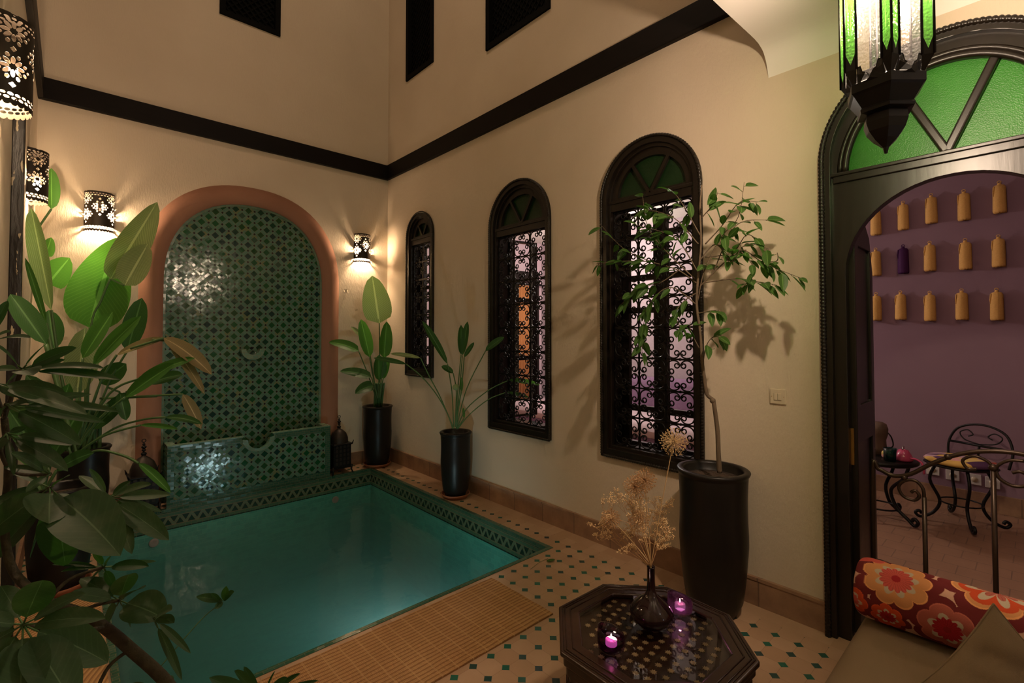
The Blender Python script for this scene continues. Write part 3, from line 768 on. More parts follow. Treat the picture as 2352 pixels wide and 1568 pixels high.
def make_sconce(label):
    t = thing('wall_sconce', (0, 0, 0), label, 'wall lamp', 'pierced metal wall sconces')
    sh = sconce_shade().build('lamp_shade', M_lampm, t, recalc=False); so_ = sh.modifiers.new('thick', 'SOLIDIFY'); so_.thickness = .0018; so_.offset = 0
    b = MB(); n = 24
    b.plate([[(-.098*cos(pi*k/n), -.098*sin(pi*k/n)) for k in range(n+1)]], .329, .333, 2); b.build('top_cap', M_lampm, t)
    b = MB(); b.box(-.009, -.006, .10, .009, 0, .26); b.box(-.005, -.045, .19, .005, -.006, .20); b.build('wall_plate', M_lampm, t)
    b = MB(); b.tube([(0, -.045, .205), (0, -.045, .135)], .013, 10); b.build('socket', M_socket, t)
    b = MB(); b.sphere((0, -.045, .100), .028, 14, 10, (1, 1, 1.25)); b.build('bulb', M_bulb, t)
    return t
LIGHTS = []
def lamp(loc, power, col, rad=.03, name='lamp_light', kind='POINT', parent=None):
    l = bpy.data.lights.new(name, kind); l.energy = power; l.color = col
    if kind == 'POINT': l.shadow_soft_size = rad
    o = bpy.data.objects.new(name, l); COL.objects.link(o); o.location = loc; return o
WARM = (1, .70, .44)
s0 = make_sconce('pierced metal wall sconce on the back wall left of the fountain arch')
spots = [((-2.670, 0, 2.352), 0, None), ((-.33, 0, 2.326), 0, 'small pierced metal wall sconce right of the fountain arch, near the corner'),
         ((WX, -.95, 2.35), 90, 'pierced metal wall sconce on the left wall with a banana leaf behind it'),
         ((WX, -2.76, 2.33), 90, 'large pierced metal wall sconce cut by the left edge, nearest of the four')]
for i, (p, a, lb) in enumerate(spots):
    o = s0 if i == 0 else copy_tree(s0)
    o.location = p; o.rotation_euler = (0, 0, radians(a))
    if lb: o['label'] = lb

# ------------------------------------------------------------------ hanging lantern
lc = at(2035, 352, 1.35); tip = lc.z; LX, LY = lc.x, lc.y
la = thing('hanging_lantern', (LX, LY, tip), 'long hexagonal hanging lantern with green and frosted glass and black pointed base', 'lantern')
def hexloop(r, z, n=6, a0=radians(18)): return [(LX+r*cos(a0+2*pi*k/n), LY+r*sin(a0+2*pi*k/n), z) for k in range(n)]
def hexloft(b, prof, n=6, a0=radians(18), caps=True):
    vs = []; fs = []
    for r, z in prof: vs += hexloop(r, tip+z, n, a0)
    m = len(prof)
    for j in range(m-1):
        for k in range(n):
            l = (k+1) % n; fs.append((j*n+k, j*n+l, (j+1)*n+l, (j+1)*n+k))
    if caps: fs.append(tuple(range(n))); fs.append(tuple((m-1)*n+k for k in range(n)))
    b.add(vs, fs)
b = MB(); hexloft(b, [(.004, 0), (.008, .016), (.030, .038), (.047, .062), (.054, .085), (.052, .104), (.050, .112)]); b.build('finial', M_iron, la)
b = MB(); hexloft(b, [(.052, .108), (.068, .112), (.070, .120), (.066, .126), (.088, .160), (.094, .166), (.094, .190), (.086, .196), (.078, .225), (.060, .225)]); b.build('base_drum', M_iron, la)
zb, zt = tip+.228, tip+.60
ar = radians(18); k_m = MB(); gr = MB(); wh_ = MB()
for k in range(6):
    a = ar+pi/3*k; h = radians(11.5)
    ap = V((cos(a), sin(a), 0))*.112; pl = V((cos(a-h), sin(a-h), 0))*.094; pr = V((cos(a+h), sin(a+h), 0))*.094
    O = V((LX, LY, 0))
    for p in (ap, pl, pr): k_m.tube([O+p+V((0,0,zb-.0)), O+p+V((0,0,zt))], .0032, 5)
    for p in (pl, pr):                                      # green side panes with spade shaped ends
        g0 = ap.lerp(p, .12); g1 = ap.lerp(p, .88)
        gm = ap.lerp(p, .5)
        gr.add([O+g0+V((0,0,zb+.045)), O+gm+V((0,0,zb+.015)), O+g1+V((0,0,zb+.045)), O+g1+V((0,0,zt)), O+g0+V((0,0,zt))], [(0,1,2,3,4)])
        k_m.add([O+ap+V((0,0,zb)), O+p+V((0,0,zb)), O+p+V((0,0,zb+.05)), O+g1+V((0,0,zb+.045)), O+gm+V((0,0,zb+.015)), O+g0+V((0,0,zb+.045)), O+ap+V((0,0,zb+.05))], [(0,1,4,5,6),(1,2,3,4)])
    # pointed metal foot under each ridge
    lo = V((cos(a), sin(a), 0))*.080; 
    k_m.add([O+ap+V((0,0,zb)), O+pl+V((0,0,zb)), O+pr+V((0,0,zb)), O+lo+V((0,0,zb-.055))], [(0,1,3),(0,3,2),(0,2,1),(1,2,3)])
    a2 = a+pi/3; q0 = pr; q1 = V((cos(a2-h), sin(a2-h), 0))*.094
    mid = (q0+q1)/2
    wh_.add([O+q0*.99+V((0,0,zb-.015)), O+mid*.985+V((0,0,zb-.028)), O+q1*.99+V((0,0,zb-.015)), O+q1*.99+V((0,0,zt)), O+q0*.99+V((0,0,zt))], [(0,1,2,3,4)])
    # scalloped metal apron below each frosted pane
    d0 = V((cos(a+h*.4), sin(a+h*.4), 0))*.082; d1 = V((cos(a2-h*.4), sin(a2-h*.4), 0))*.082
    P = [d0+V((0,0,zb-.05)), d1+V((0,0,zb-.05)), q1+V((0,0,zb+.004)), q1.lerp(q0,.16)+V((0,0,zb+.004)), q1.lerp(q0,.24)+V((0,0,zb-.014)), q1.lerp(q0,.36)+V((0,0,zb-.018)), mid+V((0,0,zb-.036)), q1.lerp(q0,.64)+V((0,0,zb-.018)), q1.lerp(q0,.76)+V((0,0,zb-.014)), q1.lerp(q0,.84)+V((0,0,zb+.004)), q0+V((0,0,zb+.004))]
    P = [O+p for p in P]
    for i in range(2, 10): k_m.add([P[0] if i > 6 else P[1], P[i], P[i+1]], [(0,1,2)])
    k_m.add([P[0], P[1], P[6]], [(0,1,2)])
k_m.build('frame', M_iron, la); gr.build('green_panes', M_lgreen, la); wh_.build('frosted_panes', M_lwhite, la)
b = MB(); hexloft(b, [(.106, .60), (.108, .612), (.095, .64), (.06, .70), (.025, .74), (.012, .75)]); b.build('cap', M_iron, la)
b = MB(); ztop = 3.045
b.tube([(LX, LY, tip+.75), (LX, LY, ztop)], .004, 6); b.lathe((LX, LY, ztop-.03), [(0.0,0),(.03,.004),(.045,.03),(0,.03)], 16); b.build('chain', M_iron, la)
b = MB(); b.tube([(LX, LY, tip+.64), (LX, LY, tip+.57)], .016, 10); b.build('socket', M_socket, la)
b = MB(); b.sphere((LX, LY, tip+.555), .030, 16, 12, (1,1,1.3)); b.build('bulb', M_bulb2, la)
lamp((LX, LY, tip+.475), LANP, (1, .80, .61), .03, 'lantern_light')

# ------------------------------------------------------------------ leaves
def leaf(b, base, tip, w, nrm=None, sag=0.0, fold=.25, nseg=10, shape=1.0, roll=0, pet=0, curl=0, half=None, pw=.72):
    base = V(base); tip = V(tip); d = tip-base; L = d.length
    if nrm is None: nrm = (CAM-(base+tip)/2).normalized()*.8+V((0,0,.45))
    nrm = V(nrm); t = d.normalized(); nrm = (nrm-t*nrm.dot(t)).normalized()
    if roll: nrm.rotate(Matrix.Rotation(roll, 3, t))
    vs = []; uv = []; fs = []; cols = (-1, -.5, 0, .5, 1)
    for i in range(nseg+1):
        s = i/nseg
        p = base+d*s+V((0,0,-1))*sag*L*(s*s*1.0-.0)*1.0+V((0,0,1))*sag*L*s*(1.0)
        p2s = s+.02; q = base+d*p2s+V((0,0,1))*sag*L*(p2s-p2s*p2s); T = (q-p).normalized()
        N = (nrm-T*nrm.dot(T)).normalized(); B = T.cross(N)
        ww = w/2*(sin(pi*min(1, s**(shape)))**pw if 0 < s < 1 else 0.02)
        for c in cols:
            e = c*ww
            if half and c*half < 0: e *= .25
            vs.append(p+B*e+N*(abs(c)*ww*fold+curl*c*c*ww*.5)); uv.append((s, (c+1)/2))
    m = len(cols)
    for i in range(nseg):
        for k in range(m-1): fs.append((i*m+k, i*m+k+1, (i+1)*m+k+1, (i+1)*m+k))
    for q in vs:
        if q.x < WX+.012: q.x = WX+.012
        if q.y > -.012: q.y = -.012
    b.add(vs, fs, uv, True)

# ------------------------------------------------------------------ pots
def pot_profile(H, R, bot, rim=.012):
    pts = [(0, .0), (bot*.96, .0), (bot, .012)]
    for k in range(1, 13):
        s = k/12; r = bot+(R-bot)*min(1, (s*1.9))**.42 if s < .55 else R*(1-.03*sin((s-.55)/.45*pi))
        pts.append((r, .012+s*(H-.05)))
    pts += [(R*1.0, H-.03), (R+rim*.6, H-.02), (R+rim, H-.008), (R+rim*.4, H), (R-.018, H), (R-.024, H-.012), (R-.026, H-.09), (0, H-.09)]
    return pts
def pot(x, y, H, R, bot, root, saucer=True, z=.0):
    z0 = .022 if saucer else .0
    b = MB(); b.lathe((x, y, z0), pot_profile(H-z0, R, bot), 40); b.build('pot', M_pot, root)
    b = MB(); b.lathe((x, y, z0), [(0, H-z0-.05), (R*.5, H-z0-.045), (R-.022, H-z0-.05), (R-.024, H-z0-.08)], 28); b.build('soil', M_soil, root)
    if saucer:
        b = MB(); b.lathe((x, y, 0), [(0,.0),(bot+.012,.0),(bot+.026,.022),(bot+.036,.038),(bot+.030,.04),(bot+.022,.024),(bot+.01,.012),(0,.012)], 36); b.build('saucer', M_terra, root)
def path_at(pts, d0, d1=None):
    d1 = d1 or d0; n = len(pts)
    return [at(p[0], p[1], (p[2] if len(p) > 2 else d0+(d1-d0)*i/max(1, n-1))) for i, p in enumerate(pts)]
def sized(px, d): return px*d/f_px

# banana in the right-hand corner
D1 = 5.38
p1 = (-.225, -.215)
r1 = thing('potted_banana_plant', (*p1, 0), 'banana plant in a tall black pot in the far corner under the right sconce', 'plant')
pot(*p1, .685, .158, .115, r1)
def clampd(u, v, d):
    r = ray(u, v); g = .035
    if CAM.x+r.x*d < WX+g: d = (WX+g-CAM.x)/r.x
    if CAM.y+r.y*d > -.06: d = (-.06-CAM.y)/r.y
    return d
def bl(root, base, tip, wpx, d, mat, d2=None, name='leaf', stem=None, sr=.006, **kw):
    d = min(clampd(base[0], base[1], d), max(1.9, clampd(tip[0], tip[1], d))) if base[0] < 200 else d
    d2 = min(d2 or d, clampd(tip[0], tip[1], d2 or d))
    B = at(base[0], base[1], d); T = at(tip[0], tip[1], d2)
    kw.setdefault('pw', .52); b = MB(); leaf(b, B, T, sized(wpx, d), **kw); o = b.build(name, mat, root, recalc=False)
    if stem:
        b = MB(); b.tube(smoothpath([V(stem) if isinstance(stem, V) else at(*stem)]+[B], 2) if not isinstance(stem, list) else smoothpath(path_at(stem, d)+[B], 5), sr, 6)
        b.build('leaf_stalk', M_stem, o)
    return o
tp = V((p1[0], p1[1], .62)); S0 = [(870, 918, D1)]
def T1(u, v, dd=0): return (u, v, D1+dd)
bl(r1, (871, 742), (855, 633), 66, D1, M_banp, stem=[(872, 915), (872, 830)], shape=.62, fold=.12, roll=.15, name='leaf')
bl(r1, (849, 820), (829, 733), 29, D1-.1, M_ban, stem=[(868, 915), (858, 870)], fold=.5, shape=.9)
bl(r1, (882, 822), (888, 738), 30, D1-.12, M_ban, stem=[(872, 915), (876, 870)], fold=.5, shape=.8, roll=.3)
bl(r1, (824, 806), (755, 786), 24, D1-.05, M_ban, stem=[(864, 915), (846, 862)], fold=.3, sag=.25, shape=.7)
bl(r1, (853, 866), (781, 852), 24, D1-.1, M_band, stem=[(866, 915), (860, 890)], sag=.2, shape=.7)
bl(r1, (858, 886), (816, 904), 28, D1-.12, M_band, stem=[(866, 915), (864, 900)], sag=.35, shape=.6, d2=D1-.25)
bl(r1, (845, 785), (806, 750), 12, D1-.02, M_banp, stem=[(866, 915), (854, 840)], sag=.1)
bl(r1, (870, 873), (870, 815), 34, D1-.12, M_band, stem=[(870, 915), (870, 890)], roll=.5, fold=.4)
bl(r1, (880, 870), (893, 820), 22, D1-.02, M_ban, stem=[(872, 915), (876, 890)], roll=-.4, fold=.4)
b = MB()
for k in range(5): b.tube(smoothpath([V((p1[0]+.02*(k-2), p1[1]+.01*(k % 2), .62)), at(862+5*k, 880, D1-.05)], 3), [.012]*4, 6)
b.build('stem', M_stem, r1)

# bird of paradise by the middle of the wall
p2 = (-.182, -1.67); D2 = 4.36
r2 = thing('potted_strelitzia', (*p2, 0), 'long-stalked strelitzia in a black pot against the wall between the first two windows', 'plant')
pot(*p2, .60, .138, .098, r2)
c2 = [(1046, 985, D2)]
for base, tp_, w, st, mt, kw in [
    ((1028, 836), (970, 737), 17, [(1042, 980), (1038, 900)], M_band, dict(sag=.10)),
    ((1059, 814), (1059, 746), 17, [(1046, 980), (1052, 890)], M_band, dict(roll=.2)),
    ((1062, 816), (1074, 738), 17, [(1047, 980), (1056, 890)], M_band, dict(roll=-.2)),
    ((1066, 820), (1089, 786), 11, [(1047, 980), (1060, 890)], M_band, dict()),
    ((1115, 806), (1158, 774), 17, [(1049, 980), (1072, 892)], M_band, dict(sag=.12)),
    ((1168, 873), (1240, 884), 13, [(1050, 982), (1072, 938), (1122, 896)], M_ban, dict(sag=.12)),
    ((1162, 901), (1216, 913), 9, [(1052, 984), (1078, 952), (1122, 917)], M_band, dict(sag=.08)),
    ((933, 836), (858, 822), 13, [(1040, 984), (1026, 946), (1000, 902), (966, 862)], M_band, dict(sag=.05)),
    ((966, 822), (896, 812), 11, [(1042, 984), (1028, 950), (1008, 905), (985, 862)], M_banp, dict(sag=.06)),
    ((1041, 857), (1014, 841), 15, [(1045, 982), (1048, 900)], M_band, dict(sag=.2)),
    ((1060, 900), (1060, 866), 8, [(1048, 984), (1054, 930)], M_ban, dict()),
    ((1066, 960), (1064, 936), 6, [(1050, 984)], M_ban, dict()),
]: bl(r2, base, tp_, w, D2-.04, mt, stem=st, sr=.0052, fold=.35, **kw)
b = MB(); b.sphere(at(1047, 889, D2-.1), .030, 10, 8, (1, 1, .9)); b.build('bud', M_banp, r2)

# weeping fig in the big pot
p3 = (-.222, -4.12)
r3 = thing('potted_weeping_fig', (*p3, 0), 'slender weeping fig with a crooked bare trunk in a very tall black pot', 'tree')
pot(*p3, .765, .178, .118, r3, saucer=False)
def fd(u): return 2.60+(1612-u)*.0013
def fp(l): return [at(u, v, fd(u)) for u, v in l]
b = MB()
tr = [(1653, 1085), (1650, 1040), (1648, 990), (1641, 935), (1637, 918), (1624, 905), (1618, 870), (1612, 820), (1608, 760), (1600, 700), (1603, 640), (1610, 560), (1608, 480), (1612, 425)]
tp3 = smoothpath(fp(tr), 5); n3 = len(tp3); b.tube(tp3, [.0125*(1-.78*i/n3)+.001 for i in range(n3)], 8); 
b.sphere(at(1637, 920, fd(1637)), .016, 8, 6); b.build('trunk', M_bark, r3)
tw = [[(1603,690),(1620,620),(1660,545),(1700,500),(1716,420)], [(1605,660),(1660,605),(1700,575),(1740,600),(1780,620),(1828,640)], [(1612,650),(1690,640),(1740,646),(1795,655)],
      [(1640,620),(1680,520),(1745,508)], [(1620,590),(1690,580),(1730,540),(1762,545)], [(1600,650),(1560,620),(1500,600),(1440,570),(1390,515)], [(1596,640),(1540,580),(1500,520),(1492,440)],
      [(1600,700),(1540,660),(1492,690),(1472,740),(1465,815)], [(1500,600),(1430,600),(1382,606)], [(1604,560),(1560,500),(1505,478)], [(1614,850),(1625,800),(1645,775),(1672,770)],
      [(1612,500),(1640,470),(1655,440)], [(1608,540),(1570,470),(1548,440)], [(1606,600),(1650,560),(1690,600),(1730,560),(1790,570)], [(1604,670),(1570,690),(1545,720),(1555,760)], [(1600,620),(1560,560),(1530,540),(1450,520)],
      [(1700,575),(1730,620),(1700,660)], [(1740,600),(1790,600),(1800,580)], [(1560,620),(1520,650),(1480,660),(1440,700)], [(1620,560),(1655,520),(1690,470),(1730,470)], [(1602,720),(1625,715),(1650,712)], [(1606, 800), (1582, 760), (1578, 740)]]
b = MB(); fl = MB(); rnd = random.Random(11)
for l in tw:
    pts = smoothpath(fp(l), 6); m_ = len(pts)
    off = V((rnd.uniform(-.04, .0), rnd.uniform(-.05, .05), 0))
    pts = [p+off*(i/m_) for i, p in enumerate(pts)]
    b.tube(pts, [.0038*(1-.75*i/m_) for i in range(m_)], 5)
    Ltot = 0; nxt = .16*(.3); side = 1
    for i in range(m_-1):
        seg = (pts[i+1]-pts[i]); Ltot += seg.length
        if i < m_*.22: continue
        if Ltot > nxt or i == m_-2:
            nxt = Ltot+rnd.uniform(.018, .033); side = -side
            for rep in range(2 if rnd.random() < .45 else 1):
                sd = seg.normalized().cross(V((0,0,1))); sd = sd.normalized() if sd.length > .1 else V((1,0,0))
                d = (seg.normalized()*rnd.uniform(.2, .9)+sd*side*rnd.uniform(.3, 1)+V((rnd.uniform(-.3,.3), rnd.uniform(-.3,.3), rnd.uniform(-1.1, .05)))).normalized()
                L = rnd.uniform(.068, .108)
                pb = pts[i]+d*.012; pt_ = pb+d*L
                if pt_.x > -.03: pt_.x = -.03-rnd.random()*.02
                if pb.x > -.02: pb.x = -.02
                leaf(fl, pb, pt_, L*rnd.uniform(.36, .46), nrm=V((rnd.uniform(-.8,.4), rnd.uniform(-.9,.2), .8)), sag=rnd.uniform(.05, .22), fold=.3, nseg=6, shape=.78)
                b.tube([pts[i], pb], .0012, 4)
b.build('branches', M_bark, r3); fl.build('foliage', M_fic, r3, recalc=False)

# bananas in the left corner
p4 = (-2.74, -.30); 
r4 = thing('potted_banana_plant', (*p4, 0), 'big banana plant in the left corner with one bright backlit leaf', 'plant')
pot(*p4, .62, .158, .115, r4)
D4 = 3.95
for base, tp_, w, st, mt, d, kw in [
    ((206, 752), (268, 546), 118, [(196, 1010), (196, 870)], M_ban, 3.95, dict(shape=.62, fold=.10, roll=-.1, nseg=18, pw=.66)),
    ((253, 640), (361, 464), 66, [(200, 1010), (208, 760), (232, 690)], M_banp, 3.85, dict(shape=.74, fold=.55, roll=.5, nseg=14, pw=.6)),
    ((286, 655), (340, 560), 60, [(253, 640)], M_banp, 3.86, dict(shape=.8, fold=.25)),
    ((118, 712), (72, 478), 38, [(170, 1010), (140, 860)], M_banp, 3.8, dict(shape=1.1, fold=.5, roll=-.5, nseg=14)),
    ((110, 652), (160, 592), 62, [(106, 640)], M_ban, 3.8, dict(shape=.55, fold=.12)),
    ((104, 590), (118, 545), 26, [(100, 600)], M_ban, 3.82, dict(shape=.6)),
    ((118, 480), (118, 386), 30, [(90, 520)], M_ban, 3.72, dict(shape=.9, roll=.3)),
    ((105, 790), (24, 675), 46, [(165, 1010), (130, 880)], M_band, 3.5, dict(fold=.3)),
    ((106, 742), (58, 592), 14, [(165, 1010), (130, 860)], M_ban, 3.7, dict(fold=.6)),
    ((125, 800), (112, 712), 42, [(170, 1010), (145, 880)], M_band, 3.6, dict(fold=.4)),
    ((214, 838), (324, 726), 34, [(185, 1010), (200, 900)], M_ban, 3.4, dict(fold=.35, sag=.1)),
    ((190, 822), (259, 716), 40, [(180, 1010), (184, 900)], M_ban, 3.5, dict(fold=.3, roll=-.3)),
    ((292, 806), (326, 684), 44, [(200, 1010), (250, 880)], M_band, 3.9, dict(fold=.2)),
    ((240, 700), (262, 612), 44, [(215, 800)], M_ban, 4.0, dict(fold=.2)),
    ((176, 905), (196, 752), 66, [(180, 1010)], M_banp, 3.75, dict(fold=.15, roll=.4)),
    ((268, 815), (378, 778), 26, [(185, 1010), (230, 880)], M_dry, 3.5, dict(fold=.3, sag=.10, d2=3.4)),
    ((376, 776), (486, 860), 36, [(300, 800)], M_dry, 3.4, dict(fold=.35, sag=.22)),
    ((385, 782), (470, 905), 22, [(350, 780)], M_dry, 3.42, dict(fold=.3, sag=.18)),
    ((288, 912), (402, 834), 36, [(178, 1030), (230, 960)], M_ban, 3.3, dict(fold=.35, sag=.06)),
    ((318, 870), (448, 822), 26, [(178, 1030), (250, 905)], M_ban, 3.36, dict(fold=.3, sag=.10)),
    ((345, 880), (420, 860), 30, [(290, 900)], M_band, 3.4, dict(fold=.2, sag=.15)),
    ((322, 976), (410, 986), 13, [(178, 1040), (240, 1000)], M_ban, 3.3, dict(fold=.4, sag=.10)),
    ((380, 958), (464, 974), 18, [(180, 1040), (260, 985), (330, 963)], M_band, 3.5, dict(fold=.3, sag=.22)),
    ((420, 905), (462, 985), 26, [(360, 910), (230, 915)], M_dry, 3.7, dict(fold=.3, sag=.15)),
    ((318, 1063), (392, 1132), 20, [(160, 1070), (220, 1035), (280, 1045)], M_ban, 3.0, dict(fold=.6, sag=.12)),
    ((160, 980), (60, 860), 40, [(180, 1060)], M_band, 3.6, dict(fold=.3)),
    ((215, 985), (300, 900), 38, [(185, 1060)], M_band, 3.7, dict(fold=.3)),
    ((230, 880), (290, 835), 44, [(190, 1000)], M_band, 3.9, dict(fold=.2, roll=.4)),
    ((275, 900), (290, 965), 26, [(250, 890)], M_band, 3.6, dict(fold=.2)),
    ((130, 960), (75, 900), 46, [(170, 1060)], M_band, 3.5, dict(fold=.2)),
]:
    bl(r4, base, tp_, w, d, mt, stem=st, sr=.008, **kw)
b = MB()
for k in range(7):
    q = at(160+14*k, 930+9*(k % 3), 3.6+.08*(k % 3)); b.tube(smoothpath([V((p4[0]+.03*(k-3), p4[1]+.02*(k % 3), .56)), V((p4[0]+.03*(k-3), p4[1]-.03, .8)), q], 4), [.015]*9, 7)
b.build('stem', M_stem, r4)

# second tall pot further forward on the left walkway, and a third between
p5 = (-2.86, -1.42)
r5 = thing('potted_banana_plant', (*p5, 0), 'black pot on the left walkway holding broad dark banana leaves', 'plant')
pot(*p5, .60, .150, .112, r5)
for base, tp_, w, st, mt, d, kw in [
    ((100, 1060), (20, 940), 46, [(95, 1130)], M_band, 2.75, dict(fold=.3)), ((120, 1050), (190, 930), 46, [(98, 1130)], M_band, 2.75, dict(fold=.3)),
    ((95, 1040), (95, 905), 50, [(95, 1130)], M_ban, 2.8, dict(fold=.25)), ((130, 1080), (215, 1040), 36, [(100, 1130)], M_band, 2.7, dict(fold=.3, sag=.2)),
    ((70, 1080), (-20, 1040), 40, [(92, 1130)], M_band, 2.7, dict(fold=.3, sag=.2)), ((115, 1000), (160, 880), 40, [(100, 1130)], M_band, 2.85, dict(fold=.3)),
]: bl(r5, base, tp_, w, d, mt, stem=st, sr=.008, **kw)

# ------------------------------------------------------------------ umbrella tree in the foreground
p6 = (-2.50, -4.25)
r6 = thing('potted_umbrella_tree', (*p6, 0), 'large dusty umbrella tree leaning into the bottom left foreground', 'plant')
pot(*p6, .40, .17, .13, r6)
def wpath(l): return smoothpath([at(*p) for p in l], 5)
b = MB(); trk = wpath([(452, 1680, 1.36), (385, 1570, 1.32), (300, 1490, 1.28), (240, 1440, 1.25), (180, 1405, 1.22), (110, 1380, 1.2), (30, 1310, 1.25), (10, 1200, 1.25), (20, 1080, 1.2), (10, 960, 1.15)])
trk = [V((p6[0], p6[1], .32))]+trk; nt_ = len(trk); b.tube(trk, [.0165*(1-.6*i/nt_) for i in range(nt_)], 9)
for l in [[(180,1405,1.22),(225,1388,1.25),(275,1378,1.28)], [(110,1380,1.2),(160,1330,1.24),(238,1302,1.3)], [(10,1200,1.25),(60,1150,1.25),(115,1120,1.2)], [(10,1200,1.25),(120,1170,1.35),(250,1142,1.4)],
          [(20,1080,1.2),(0,1030,1.15),(15,995,1.1)], [(10,960,1.15),(30,900,1.15),(51,848,1.12)], [(10,960,1.15),(12,940,1.1),(15,928,1.05)], [(240,1440,1.25),(150,1450,1.05),(54,1434,.98)],
          [(10,960,1.15),(-10,900,1.1),(-12,880,1.05)], [(300,1490,1.28),(250,1530,1.25),(215,1600,1.2)], [(385,1570,1.32),(345,1640,1.3)], [(20,1080,1.2),(60,1090,1.15),(115,1088,1.1)]]:
    p_ = wpath(l); b.tube(p_, [.0045]*len(p_), 6)
b.build('trunk', M_dbark, r6)
b = MB(); q = wpath([(365,1535,1.34),(420,1470,1.40),(470,1415,1.45),(512,1382,1.48)]); b.tube(q, .0016, 5)
tw_ = b.build('twig', M_stem, r6)
b = MB()
for (u0,v0,u1,v1,w) in [(512,1380,450,1370,20),(514,1378,538,1358,18),(512,1382,494,1398,14),(515,1380,520,1345,16),(508,1384,484,1362,12)]: leaf(b, at(u0,v0,1.48), at(u1,v1,1.46), sized(w,1.47), sag=.1)
b.build('leaflets', M_schd, tw_, recalc=False)
def cluster(c, d, tips, mat=M_sch, dj=.10, seed=1):
    rr = random.Random(seed); b = MB(); C = at(c[0], c[1], d); s = MB()
    for t in tips:
        u, v, w = t[:3]; dd = d+(t[3] if len(t) > 3 else rr.uniform(-dj, dj))
        T = at(u, v, dd); B = C.lerp(T, .17)
        nr = (CAM-C).normalized()*.75+V((rr.uniform(-.25,.25), rr.uniform(-.25,.25), .55))
        leaf(b, B, T, sized(w*1.12, d), nrm=nr, pw=.6, sag=rr.uniform(.04, .16), fold=.22, shape=.80 if w > 30 else .9, nseg=12)
        s.tube([C, B], .0019, 5)
    o = b.build('leaf_whorl', mat, r6, recalc=False); s.build('petiole', M_stem, o)
cluster((53,1434), .98, [(98,1332,62),(196,1362,34),(242,1420,44),(248,1522,78),(170,1620,86),(45,1640,84),(-50,1600,60),(-55,1500,44),(-70,1425,40),(2,1345,46)], seed=1)
cluster((115,1120), 1.2, [(112,1202,82,-.1),(276,1276,100,-.12),(-40,1238,60,-.05),(8,1072,16),(160,1092,20),(-30,1160,34)], seed=2)
cluster((125,1130), 1.28, [(150,1300,72,.05),(20,1210,58,.1),(70,1280,46,.1),(205,1240,60,.1),(-20,1290,60,.05)], M_schd, seed=3)
cluster((250,1142), 1.4, [(388,1240,42),(303,1272,30),(392,1136,24),(348,1112,20),(182,1092,22),(205,1076,14),(335,1205,34),(300,1105,18),(372,1175,18),(230,1220,34)], seed=4)
cluster((238,1302), 1.3, [(140,1312,16),(120,1296,12),(360,1288,12),(342,1300,24),(276,1258,24),(192,1352,22),(262,1350,16),(215,1270,14)], M_schd, seed=5)
cluster((275,1378), 1.28, [(185,1328,38),(297,1318,42),(376,1420,72),(235,1452,38),(160,1362,30),(300,1440,22),(330,1350,34)], seed=6)
cluster((352,1418), 1.25, [(418,1562,16,-.05),(438,1500,14,-.05),(400,1430,22),(395,1400,24)], seed=7)
cluster((51,848), 1.12, [(240,846,24),(276,872,27),(176,798,30),(108,788,16),(-12,792,24),(76,862,42,-.1),(-30,852,22),(8,892,26),(150,826,18)], M_schd, seed=8)
cluster((-12,880), 1.05, [(150,902,28),(200,952,40),(50,912,24),(120,936,26)], seed=9)
cluster((15,928), 1.05, [(186,1022,44),(240,970,32),(277,946,20),(68,955,34),(62,925,20),(-30,990,26),(210,905,22)], seed=10)
cluster((15,995), 1.1, [(156,1082,36),(168,1022,24),(60,982,14),(32,1092,14),(100,1058,24),(-30,1050,30)], seed=11)
cluster((115,1088), 1.1, [(8,1072,20),(25,1040,24),(90,1010,26),(60,1130,18)], seed=12)
cluster((-35,785), 1.0, [(70,776,26),(22,762,22),(18,690,22),(-20,700,22)], M_schd, seed=13)
cluster((600,1612), 1.25, [(538,1540,24),(632,1541,12),(690,1546,14),(732,1562,14),(480,1556,30),(560,1530,16),(660,1556,22),(420,1580,30)], M_schd, seed=14)
cluster((345,1640), 1.3, [(300,1570,40),(395,1550,34),(430,1590,40),(250,1620,40)], seed=15)
# ------------------------------------------------------------------ mats
def mat_mesh(x0, y0, x1, y1, th=.006, nx=60, ny=20, amp=.002):
    b = MB(); vs = []; fs = []; r = random.Random(3)
    for i in range(nx+1):
        for j in range(ny+1):
            x = x0+(x1-x0)*i/nx; y = y0+(y1-y0)*j/ny
            vs.append((x, y, th+amp*(sin(i*.7)*cos(j*.9)+1)))
    for i in range(nx):
        for j in range(ny): fs.append((i*(ny+1)+j, (i+1)*(ny+1)+j, (i+1)*(ny+1)+j+1, i*(ny+1)+j+1))
    b.add(vs, fs, None, True); return b
b = mat_mesh(-2.36, -3.56, -.905, -3.05); 
for (x0, y0, x1, y1) in ((-2.36,-3.56,-.905,-3.555),(-.910,-3.56,-.905,-3.05),(-2.36,-3.055,-.905,-3.05),(-2.36,-3.56,-2.355,-3.05)): b.box(x0, y0, .0, x1, y1, .0075)
tag(b.build('straw_mat', M_straw, recalc=False), 'long woven straw runner mat lying along the front edge of the pool', 'mat')
b = mat_mesh(WX+.03, -3.5, -2.69, -1.62, .006, 20, 60)
for (x0, y0, x1, y1) in ((WX+.03,-3.5,WX+.035,-1.62),(-2.695,-3.5,-2.69,-1.62)): b.box(x0, y0, .0, x1, y1, .0075)
tag(b.build('straw_mat', M_coil, recalc=False), 'straw mat with curved coils on the left walkway under the plants', 'mat')

